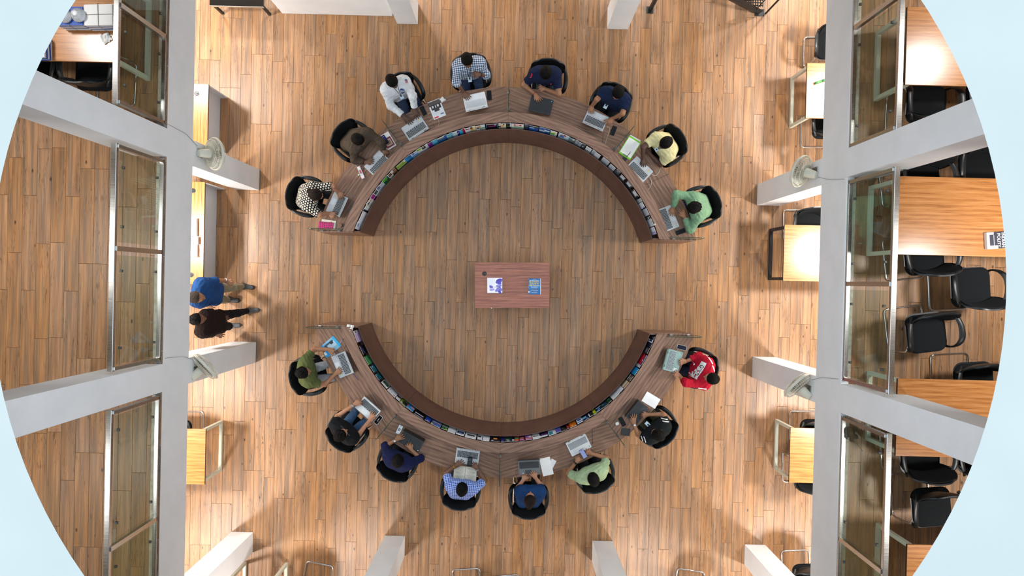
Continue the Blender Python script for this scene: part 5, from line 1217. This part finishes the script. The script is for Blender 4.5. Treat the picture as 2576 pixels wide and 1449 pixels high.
 (1001, 1003.5, 13, 'white and dark brown booklet', '#e6e8ea', [(0, .55, 1, 1, '#3a2a2c'), (.6, .65, .9, .8, '#b8963a')]),
 (1015.5, 1012.5, 20, 'navy and olive booklet with a white tag', '#7f9432', [(.35, .3, 1, 1, '#1f2038'), (.1, .2, .4, .4, '#eef0e8')]),
 (1032, 1026.5, 22, 'azure booklet with a rose picture', '#2f8cd0', [(.1, .1, .7, .2, '#a9d0ea'), (.5, .6, 1, 1, '#d8a0a0'), (.0, .5, .2, .8, '#c04a4a')]),
 (1057, 1042, 28, 'black magazine with a curved white band', '#1a1e26', [(.0, .45, .9, .62, '#f0f2f4'), (.1, .0, .9, .2, '#232f48')]),
 (1077.5, 1055, 15, 'royal blue booklet with a small white mark', '#1d44a8', [(.4, .1, .65, .25, '#dfe6f4')]),
 (1097, 1067.5, 27, 'blue violet magazine with a cream foot', '#5a66b0', [(.5, .0, 1, .3, '#5a94c8'), (.0, .05, .2, .35, '#c9d04a'), (.1, .85, 1, 1, '#ece0b0')]),
 (1119.5, 1074, 16, 'bottle green booklet with a grey foot', '#1f6a34', [(0, .6, 1, 1, '#8a8890'), (.7, .0, 1, .3, '#a9c83a')]),
 (1137, 1082.5, 21, 'blank white leaflet in the lower rack', '#dfe4e8', [(.1, .5, .9, .54, '#c4cad0')]),
 (1158, 1090.5, 22, 'white booklet with a dark blue photo', '#e9edf2', [(.08, .35, .92, 1, '#16264e'), (.3, .5, .7, .65, '#6a94d0')]),
 (1184, 1097.5, 29, 'white magazine with a black silhouette', '#e2e5ea', [(.15, .55, .85, .95, '#3a3436'), (.5, .3, .6, .4, '#8aa88a')]),
 (1206, 1101, 10, 'white and black striped leaflet', '#e8eaee', [(.1, .55, .9, 1, '#35353a')]),
 (1221, 1103, 22, 'wide white booklet with a navy stripe', '#e6eaf0', [(.12, 0, .2, 1, '#20264a')]),
 (1246, 1105.5, 24, 'black booklet with an orange hand', '#17151f', [(.3, .5, .7, .85, '#e0934a'), (.1, .05, .3, .2, '#c9ccd4')]),
 (1264.5, 1107, 9, 'narrow purple navy booklet', '#2c2468', [(.3, .2, .7, .4, '#54449a')]),
 (1278.5, 1107.5, 18, 'dark green booklet with white strokes', '#1c4030', [(.3, .05, .7, .18, '#e6eae8'), (.2, .4, .6, .5, '#c9d4ce'), (.7, 0, 1, .5, '#1f2f5a')]),
 (1291, 1106.5, 6, 'slim navy leaflet with a white block', '#1c1a30', [(.0, .3, 1, .6, '#f0f0f0')]),
 (1300, 1106, 10, 'orange booklet with a green foot', '#c8582a', [(0, .55, 1, .8, '#4a9a3a'), (0, .8, 1, 1, '#4a3a5a')]),
 (1313, 1105, 14, 'magenta booklet with ornate lettering', '#8a1f5c', [(.1, .25, .9, .5, '#d8a0b8'), (.2, .7, .8, .95, '#c8a03a')]),
 (1330, 1102.5, 17, 'pink and violet sunset booklet', '#b06aa8', [(0, .3, 1, .6, '#d88a7a'), (.3, .75, 1, 1, '#e6e8f0'), (.0, .6, .5, .85, '#4a54b0')]),
 (1349, 1098.5, 20, 'white booklet with gold and black lettering', '#e9eef2', [(.1, .65, .8, .85, '#4a4648'), (.5, .55, .7, .7, '#c8a860')]),
 (1367.5, 1095, 21, 'dark purple booklet with a white header', '#2a1740', [(0, 0, 1, .35, '#e6eaf0'), (.2, .55, .9, .7, '#6a3a9a')]),
 (1389, 1089.5, 20, 'turquoise and white booklet', '#e4e8f0', [(.08, .1, .6, .95, '#2f98a8')]),
 (1404.5, 1083.5, 14, 'periwinkle booklet with a purple band', '#5a6cc4', [(0, .4, 1, .58, '#8a2a86')]),
 (1418, 1079, 15, 'black booklet with a grey figure', '#1a191b', [(.3, .1, .8, .4, '#343234'), (.2, .6, .7, .7, '#6a6a6c')]),
 (1429, 1075, 7, 'slim dark red booklet', '#6a1720', [(.1, .3, .9, .6, '#d0502a')]),
 (1441.5, 1070, 18, 'bright orange booklet', '#e07a1c', [(.3, .3, .5, .5, '#f0b04a'), (.7, .4, .85, .6, '#c84a1a')]),
 (1459, 1061, 16, 'white and blue ribbon booklet', '#dfe8f2', [(.0, .15, 1, .3, '#2a4a94'), (.2, .6, .8, .95, '#2a5aa8')]),
 (1472.5, 1052, 18, 'midnight blue booklet with a pale blue panel', '#16264e', [(.0, .5, .7, 1, '#8fc4e4'), (.6, .1, .9, .4, '#5a7ac0')]),
 (1486, 1042, 13, 'black booklet with a white edge', '#202124', [(0, 0, .25, 1, '#eceef2'), (.4, .8, .8, .88, '#8a8c90')]),
 (1494.5, 1036, 8, 'slim lime and yellow booklet', '#9ac42a', [(0, .5, 1, 1, '#ead42a')]),
 (1506, 1027.5, 20, 'black booklet with a glowing blue ring', '#151a24', [(.3, .3, .7, .7, '#2a80d0'), (.0, .0, .5, .25, '#5ab0e0'), (.1, .85, .9, 1, '#e6eaf0')]),
 (1521, 1017.5, 18, 'dark green and blue booklet with a teal foot', '#23413c', [(.3, .5, .8, .9, '#2f4a7a'), (.0, .75, .4, 1, '#3fa090')]),
 (1532.5, 1008, 11, 'deep forest green booklet', '#1c4026', [(.1, .75, .9, .95, '#3f8a7a')]),
 (1546, 994, 23, 'wide blank white leaflet beside a green booklet', '#e6eaee', [(.45, 0, .48, 1, '#cdd3d8')]),
 (1560, 980.5, 17, 'pale lilac white leaflet', '#e2e4f0', [(.2, .4, .8, .44, '#c4c8dc')]),
 (1572, 965.5, 20, 'tan booklet with a cream side', '#c89f62', [(.0, .55, 1, 1, '#e0dcd0')]),
 (1585, 950.5, 17, 'dark photo booklet of a pale figure', '#544c46', [(.3, .2, .6, .7, '#a08a78'), (0, .85, 1, 1, '#e6e6e8')]),
 (1596.5, 932.5, 20, 'bright azure booklet in the lower rack', '#1f94d8', [(.1, .0, .9, .1, '#8fd0ee')]),
 (1604, 918, 8, 'slim silver leaflet beside a red magazine', '#a9aeb4', [(.2, .3, .8, .5, '#d5d8dc')]),
 (1613, 902, 28, 'wide red magazine with a blue spine', '#c42030', [(0, 0, 1, .25, '#3a4a94'), (.35, .3, .5, .5, '#f0e4e4')]),
 (1625, 880, 15, 'charcoal photo booklet', '#3c3a3f', [(.2, .4, .8, .8, '#77747a')]),
 (1630, 866, 13, 'midnight navy booklet with pale specks', '#20233a', [(.2, .2, .5, .35, '#4c5478')]),
 (1634, 856, 9, 'white and navy framed booklet', '#e6e8ee', [(.3, .15, 1, .95, '#2a2f58')]),
 (1636, 847.5, 9, 'small black booklet with a white mark at the rack end', '#191a2a', [(.4, .2, .6, .4, '#e6e8ea')]),
]
for x, y, w, lb, base, pat in RK: rack_item((x, y), w, lb + ' in the curved rack', base, pat)
crumple('paper', 'white paper sticking out at the open end of the lower rack', (880, 825), .11, Z_W + .32, seed=11)

# ================================================================ more chairs
GG, GL = 'chairs on the gallery', 'chairs at ground level tables'
for a in ((2332, 262, .05, -1, 'black armchair under the gallery desk nearest the metal staircase, arm against the steel post'), (2482, 250, .03, -1, 'black armchair mostly hidden behind the upper column on the gallery'),
          (2318, 458, .12, 1, 'black armchair tucked in backwards above the desk with the thick book'), (2462, 425, .02, 1, 'black armchair showing its armrest hole above the desk with the thick book'),
          (2326, 640, -.1, -1, 'black armchair pushed under the desk with the thick book'), (2444, 722, -.05, -1, 'black armchair standing in the gallery aisle, facing the desk with the thick book'),
          (2332, 838, .12, 1, 'black armchair standing free in the gallery aisle with its back to the thick book'), (2452, 962, .05, 1, 'black armchair pushed under the column hidden gallery desk'),
          (2316, 1142, -.05, -1, 'black armchair below the column hidden gallery desk, back toward the camera'), (2458, 1140, -.05, -1, 'black armchair mostly covered by the lower edge of the blue slab'),
          (2345, 1278, .08, 1, 'black armchair with its chrome loop in the open, near the lower blue slab'),
          (238, 176, .05, -1, 'black armchair below the desk with tied paper bundles, nearest the handrail'), (96, 165, .05, -1, 'black armchair below the desk with tied paper bundles, cut by the blue slab')):
    chair(*a, ZF, GG)
for a in ((2088, 114, 0, 1, 'black armchair above the ground table with the green pen case'), (2080, 312, 0, -1, 'black armchair below the ground table with the green pen case'),
          (2034, 566, 0, 1, 'black armchair at the table with the black loop frame'), (2050, 1092, 0, 1, 'black armchair above the ground table below the wall fan'), (2032, 1188, 0, -1, 'black armchair below the ground table below the wall fan'),
          (445, 1093, 0, 1, 'black armchair at the ground table under the shaded gallery'), (777, 1490, -.2, 1, 'chrome legged armchair cut by the bottom edge beside the second front column'),
          (1170, 1505, .05, 1, 'chrome legged armchair cut by the bottom edge below the ring'), (1275, 1522, .1, 1, 'chrome legged armchair cut by the bottom edge, its tube lowest of all'),
          (1750, 1508, -.15, 1, 'chrome legged armchair cut by the bottom edge between the two right hand front columns'), (2031, 1456, .05, 1, 'black armchair with ribbed back under the gallery beam by the corner column')):
    chair(*a, 0.0, GL)
b = empty('cushion_bag', P(2016, 1468, .56), .2, 'crimson and grey bag lying on the ribbed back armchair', 'bag'); np_mesh('bag_body', [blob([cap((-.1, 0, .08), (.1, 0, .08), .08, .075, .03)], .012)], cloth('crimson_cloth', '#8e1f35').m, b); np_mesh('bag_flap', [blob([cap((.06, .03, .1), (.13, .02, .1), .07, .065, .03)], .012)], cloth('slate_cloth', '#4a5a60').m, b)

# ================================================================ wall fans
IV = plain('#dedac8', .5); IVD = plain('#a9a697', .5); BLADE = plain('#b8b6a6', .45)
def fan(label, wall, c, axis2, tilt, side):
    """wall: pixel of the bracket plate, c: pixel of the motor centre"""
    zb = 2.22; f = dir2(*axis2); X = XL + .004 if side < 0 else XR - .004
    pw = P(*wall, zb); w = Vector((X, pw.y, zb)); n = Vector((-side, 0, 0))
    r = empty('wall_fan', w, 0, label, 'fan', 'wall fans on the columns')
    MB().box((n.x * .006, 0, 0), (.012, .12, .15), ch=.003).build('wall_plate', M['steel'], r)
    mc = P(*c, zb + .02) - w
    MB().box((mc.x * .42, mc.y * .3, 0), (abs(mc.x) * .8, .05, .05), ch=.004, rz=0).build('bracket_arm', plain('#6c6e6c', .5, .6), r)
    ax = (f * math.cos(math.radians(tilt)) - Vector((0, 0, math.sin(math.radians(tilt))))).normalized()
    T = Matrix.Translation(mc) @ ax.to_track_quat('Z', 'Y').to_matrix().to_4x4()   # local +Z = blowing direction
    mb = MB(); mb.lathe([(.03, -.115), (.046, -.112), (.052, -.10), (.066, .035), (.06, .055), (.02, .06)], 20, 0, T); autosmooth(mb.build('motor_housing', IV, r), 40)
    R = .225
    mb = MB(); mb.tube([(R * math.cos(a), R * math.sin(a), .125) for a in np.linspace(0, 2 * math.pi, 41)[:-1]], .009, 6, closed=True, M=T); mb.build('guard_rim', IV, r, True)
    mb = MB(); mb.lathe([(R + .004, .108), (R + .006, .112), (R + .006, .138), (R + .004, .142), (R - .004, .142), (R - .006, .138), (R - .006, .112), (R - .004, .108), (R + .004, .108)], 40, 0, T); mb.f = mb.f[:-2]; mb.m = mb.m[:-2]; mb.build('rim_band', IV, r, True)
    mb = MB(); mb.lathe([(.062, .046), (.105, .046), (.105, .05), (.062, .05), (.062, .046)], 28, 0, T); mb.f = mb.f[:-2]; mb.m = mb.m[:-2]; mb.build('guard_ring', IVD, r)
    for nm, z0, z1 in (('rear_guard', .05, .125), ('front_guard', .195, .125)):
        mb = MB()
        for k in range(44):
            a = 2 * math.pi * k / 44; c_, s_ = math.cos(a), math.sin(a)
            mb.tube([(.05 * c_, .05 * s_, z0), (.14 * c_, .14 * s_, z0 + (z1 - z0) * .08), (.20 * c_, .20 * s_, z0 + (z1 - z0) * .35), (R * c_, R * s_, z1)], .0026, 4, M=T)
        for rr, t in ((.05, 0), (.14, .08), (.2, .35)): mb.tube([(rr * math.cos(a), rr * math.sin(a), z0 + (z1 - z0) * t) for a in np.linspace(0, 2 * math.pi, 33)[:-1]], .003, 4, closed=True, M=T)
        mb.build(nm, IV, r)['kind'] = 'stuff'
    mb = MB(); mb.lathe([(.0495, .193), (.05, .2), (.03, .204)], 20, 0, T); mb.build('centre_badge', IVD, r, True)
    mb = MB(); mb.lathe([(.035, .085), (.035, .14), (.02, .15)], 16, 0, T); mb.build('hub', BLADE, r, True)
    for k in range(3):
        vs = []; n_ = 7
        for j in range(n_):
            for i in range(5):
                rr = .03 + .165 * j / (n_ - 1); wd = .5 + .5 * math.sin(math.pi * min(1, .2 + .7 * j / (n_ - 1))); a = 2 * math.pi * k / 3 + (i / 4 - .5) * 1.35 * wd
                vs.append((rr * math.cos(a), rr * math.sin(a), .115 + (i / 4 - .5) * .045))
        fs = [(j * 5 + i, j * 5 + i + 1, j * 5 + 6 + i, j * 5 + 5 + i) for j in range(n_ - 1) for i in range(4)]
        vs2 = [(x, y, z - .003) for x, y, z in vs]; m_ = len(vs)
        mb = MB(); mb.add(vs + vs2, fs + [tuple(m_ + q for q in f_[::-1]) for f_ in fs], 0, T); mb.build('blade', BLADE, r, True)
    return r
fan('ivory wall fan tilted steeply down, beside the shorter staff counter', (489, 385), (519, 386), (1, -.18), 52, -1)
fan('ivory wall fan seen edge on, below the two walkers', (474, 932), (499, 937), (.72, -.70), 24, -1)
fan('ivory wall fan with its blades showing, above the black framed table', (2066, 432), (2035, 436), (-.85, -.5), 46, 1)
fan('ivory wall fan seen edge on, above the ground table with pale loop legs', (2050, 980), (2022, 985), (-.64, -.72), 30, 1)
def wire3(label, pts, col='#a5a49c', r=.003):
    q = [Vector(p) for p in pts]; o = empty('fan_wire', q[0], 0, label, 'wire'); MB().tube(fillet([p - q[0] for p in q], .05, 4), r, 5).build('cable', plain(col, .6), o, True); MB().box((q[-1] - q[0]), (.02, .02, .012), ch=.002).build('clip', plain('#d0d0cc', .5), o); return o
wire3('thin wire hanging from the rail to the upper fan beside the shorter counter', [(XL - .05, 1.95, ZF + .02), (XL + .008, 1.92, ZF + .006), (XL + .008, 1.90, 2.6), (XL + .008, 1.80, 2.3)])
wire3('thin wire hanging over the beam to the edge on fan below the walkers', [(XL - .2, -1.08, ZF + .04), (XL - .02, -1.12, ZF + .006), (XL + .008, -1.10, ZF - .1), (XL + .02, -1.13, 2.6), (XL + .008, -1.2, 2.3)])
wire3('thin wire hanging over the beam to the fan with showing blades', [(XR + .2, 1.36, ZF + .04), (XR + .02, 1.42, ZF + .006), (XR - .008, 1.44, ZF - .1), (XR - .012, 1.5, 2.6), (XR - .008, 1.58, 2.3)])
wire3('thin wire hanging over the beam above the table with two chairs', [(XR + .3, -1.14, ZF + .05), (XR + .02, -1.15, ZF + .006), (XR - .008, -1.16, ZF - .1), (XR - .012, -1.2, 2.6), (XR - .008, -1.28, 2.3)])

# ================================================================ metal staircase at the back
BK = plain('#1d2022', .45, .3)
st = empty('metal_staircase', (4.2, 4.82, 0), 0, 'black metal staircase with grid treads at the top of the picture', 'staircase')
for dy in (0, .95):
    mb = MB(); A, B = Vector((0, dy, .02)), Vector((-1.65, dy, 1.4)); mb.tube([A, B], [(.03, .09)] * 2, 4, flat=(0, 1, 0)); mb.build('stringer', BK, st)
for k in range(7):
    x, z = -.12 - .235 * k, .19 + .197 * k; mb = MB()
    for i in range(7): mb.box((x + (i - 3) * .042, .475, z), (.006, .9, .03))
    for j in range(19): mb.box((x, .045 + j * .048, z), (.26, .006, .03))
    t = mb.build('grid_tread', BK, st); t['kind'] = 'stuff'
mb = MB()
for i in range(26): mb.box((-1.65 - i * .05, .475, 1.40), (.006, .95, .03))
for j in range(20): mb.box((-2.275, j * .05, 1.40), (1.25, .006, .03))
mb.build('grid_landing', BK, st)['kind'] = 'stuff'
for x, y in ((-1.9, 0), (-1.9, .95), (-2.85, .95)): MB().box((x, y, .69), (.055, .055, 1.38)).build('post', BK, st)
MB().box((-1.9, 0, .006), (.12, .12, .012)).build('foot_plate', BK, st); MB().box((.02, 0, .006), (.16, .12, .012)).build('foot_plate', BK, st)
mb = MB(); mb.tube(fillet([(.12, -.02, 0.02), (.12, -.02, .9), (-1.6, -.02, 2.3)], .1), .016, 8); mb.build('handrail', BK, st)
for k in range(4): x = -.1 - .45 * k; MB().tube([(x, -.02, .12 - x * .8), (x, -.02, 1.08 - x * .81)], .009, 6).build('baluster', BK, st)
# black low stand at the back
a, c_ = P(527, 14, .42), P(662, 17, .42); ls = empty('low_stand', ((a.x + c_.x) / 2, a.y + .22, 0), 0, 'black glossy low stand with a metal front edge at the top of the picture', 'stand'); w_ = c_.x - a.x
MB().box((0, 0, .40), (w_, .44, .04), ch=.003).build('top', plain('#0d0e0f', .12), ls); MB().box((0, -.222, .40), (w_ + .01, .008, .042)).build('front_edge', M['steel'], ls)
for s in (-1, 1):
    for t in (-1, 1): MB().box((s * (w_ / 2 - .04), t * .18, .19), (.04, .04, .38)).build('leg', BK, ls)
# ================================================================ papers on counters and the gallery desk
def bundle(label, corners, z, n, cols, tie=True):
    q = [P(*p, z + .1) for p in corners]; c = sum(q, Vector()) / 4; e = q[1] - q[0]; rz = math.atan2(e.y, e.x); w = e.length; d = (q[3] - q[0]).length
    r = empty('paper_bundle', (c.x, c.y, z), rz, label, 'papers', 'tied bundles of papers'); rg = random.Random(len(label)); h = 0.0
    for k in range(n):
        t = rg.uniform(.012, .022); o = MB(); o.box((rg.uniform(-.006, .006), rg.uniform(-.006, .006), h + t / 2), (w * rg.uniform(.95, 1), d * rg.uniform(.95, 1), t * .94), rz=rg.uniform(-.02, .02)); o.build('file', plain(cols[k % len(cols)] if k < n - 1 else cols[-1], .6), r); h += t
    if tie:
        for s in (0, 1):
            pts = [(-w / 2 - .006, 0, .002), (-w / 2 - .006, 0, h + .004), (w / 2 + .006, 0, h + .004), (w / 2 + .006, 0, .002)] if s else [(0, -d / 2 - .006, .002), (0, -d / 2 - .006, h + .004), (0, d / 2 + .006, h + .004), (0, d / 2 + .006, .002)]
            MB().tube(pts, .003, 5, closed=True).build('string', plain('#8a7f70', .8), r)
    return r, h
zg = ZF + .751
r1, h1 = bundle('tied bundle of blue files with two white coils on top', ((150, 20), (216, 20), (216, 68), (150, 68)), zg, 9, ['#e8e8e6', '#dfe2e6', '#2f5ab0'])
r2, h2 = bundle('tied bundle of white papers beside the blue files', ((216, 16), (289, 14), (294, 68), (222, 70)), zg, 10, ['#eeeeec', '#e4e4ea', '#3a4f9a', '#f2f2f0'])
bundle('stack of blue edged files cut by the blue slab', ((60, 92), (116, 90), (116, 148), (60, 148)), zg, 7, ['#e8e8ea', '#2f5ab0', '#dcdfe6'], False)
for k, (x, y) in enumerate(((166, 42), (200, 40))):
    p = P(x, y, zg + h1); o = empty('lamp_reflector', (p.x, p.y, zg + h1 + .008), 0, ('ribbed white lamp reflector on the blue files, nearer the blue slab', 'ribbed white lamp reflector on the blue files, nearer the white papers')[k], 'reflector')
    MB().lathe([(.079, 0), (.077, .02), (.058, .055), (.03, .075), (.012, .08)], 28).build('dome', plain('#e6e9ea', .4), o, True)
    for j in range(18): a_ = 2 * math.pi * j / 18; MB().tube([(.079 * math.cos(a_), .079 * math.sin(a_), .004), (.062 * math.cos(a_), .062 * math.sin(a_), .057), (.03 * math.cos(a_), .03 * math.sin(a_), .078)], .0028, 4).build('rib', plain('#cfd4d8', .4), o)
crumple('torn_paper', 'torn strip of white paper below the tied bundles', (268, 96), .11, zg, seed=21)
zc = .7507
flat('booklet', 'white booklet on the staff counter, uppermost of the row', 'book', ((452, 549), (492, 549), (496, 594), (452, 594)), zc, .05, [WH], [(0, 0, 1, 1, '#f3f1ea')])
bk = flat('booklet', 'white booklet with red lettering on the staff counter', 'book', ((452, 595), (497, 595), (497, 614), (452, 614)), zc, .06, [WH], [(0, 0, 1, 1, '#f2f0ec')]); text_on(bk, 'NET', .075, (.055, -.0, .0615), plain('#d03a34', .6), -math.pi / 2)
flat('booklet', 'white booklet with a blue spine on the staff counter, lowermost of the row', 'book', ((452, 615), (496, 615), (496, 646), (452, 646)), zc, .04, [WH], [(0, 0, 1, 1, '#eff1f6'), (.6, 0, .68, 1, '#c9cfe0')])
pc = empty('pen_case', P(2062, 206, .7507), .35, 'green pen case on the ground level table', 'case'); MB().tube([(-.09, 0, .022), (.02, 0, .022)], .021, 12).build('case_body', plain('#4f8a4a', .3), pc, True); MB().tube([(.021, 0, .022), (.10, 0, .022)], .022, 12).build('case_cap', plain('#2f6a3a', .3), pc, True)
flat('paper', 'white sheet beside the green pen case', 'paper', ((2066, 220), (2100, 222), (2100, 248), (2066, 240)), .7507, .002, [WH])
d_ = empty('dirt_clump', (XR + .11, -1.80, ZF + .058), 0, 'dark clump of dirt on the railing pane corner', 'dirt'); np_mesh('clump', [blob([cap((0, 0, .0), (.0, -.1, .05), .05, .035, .03), cap((0, -.03, .02), (.02, -.06, .12), .03, .02, .03)], .01, disp=folds(.012, 2))], plain('#3c352c', .95), d_); np_mesh('strand', [blob([cap((0, -.08, .05), (.03, -.2, .25), .006, .004, .01)], .004)], plain('#8d867a', .9), d_)
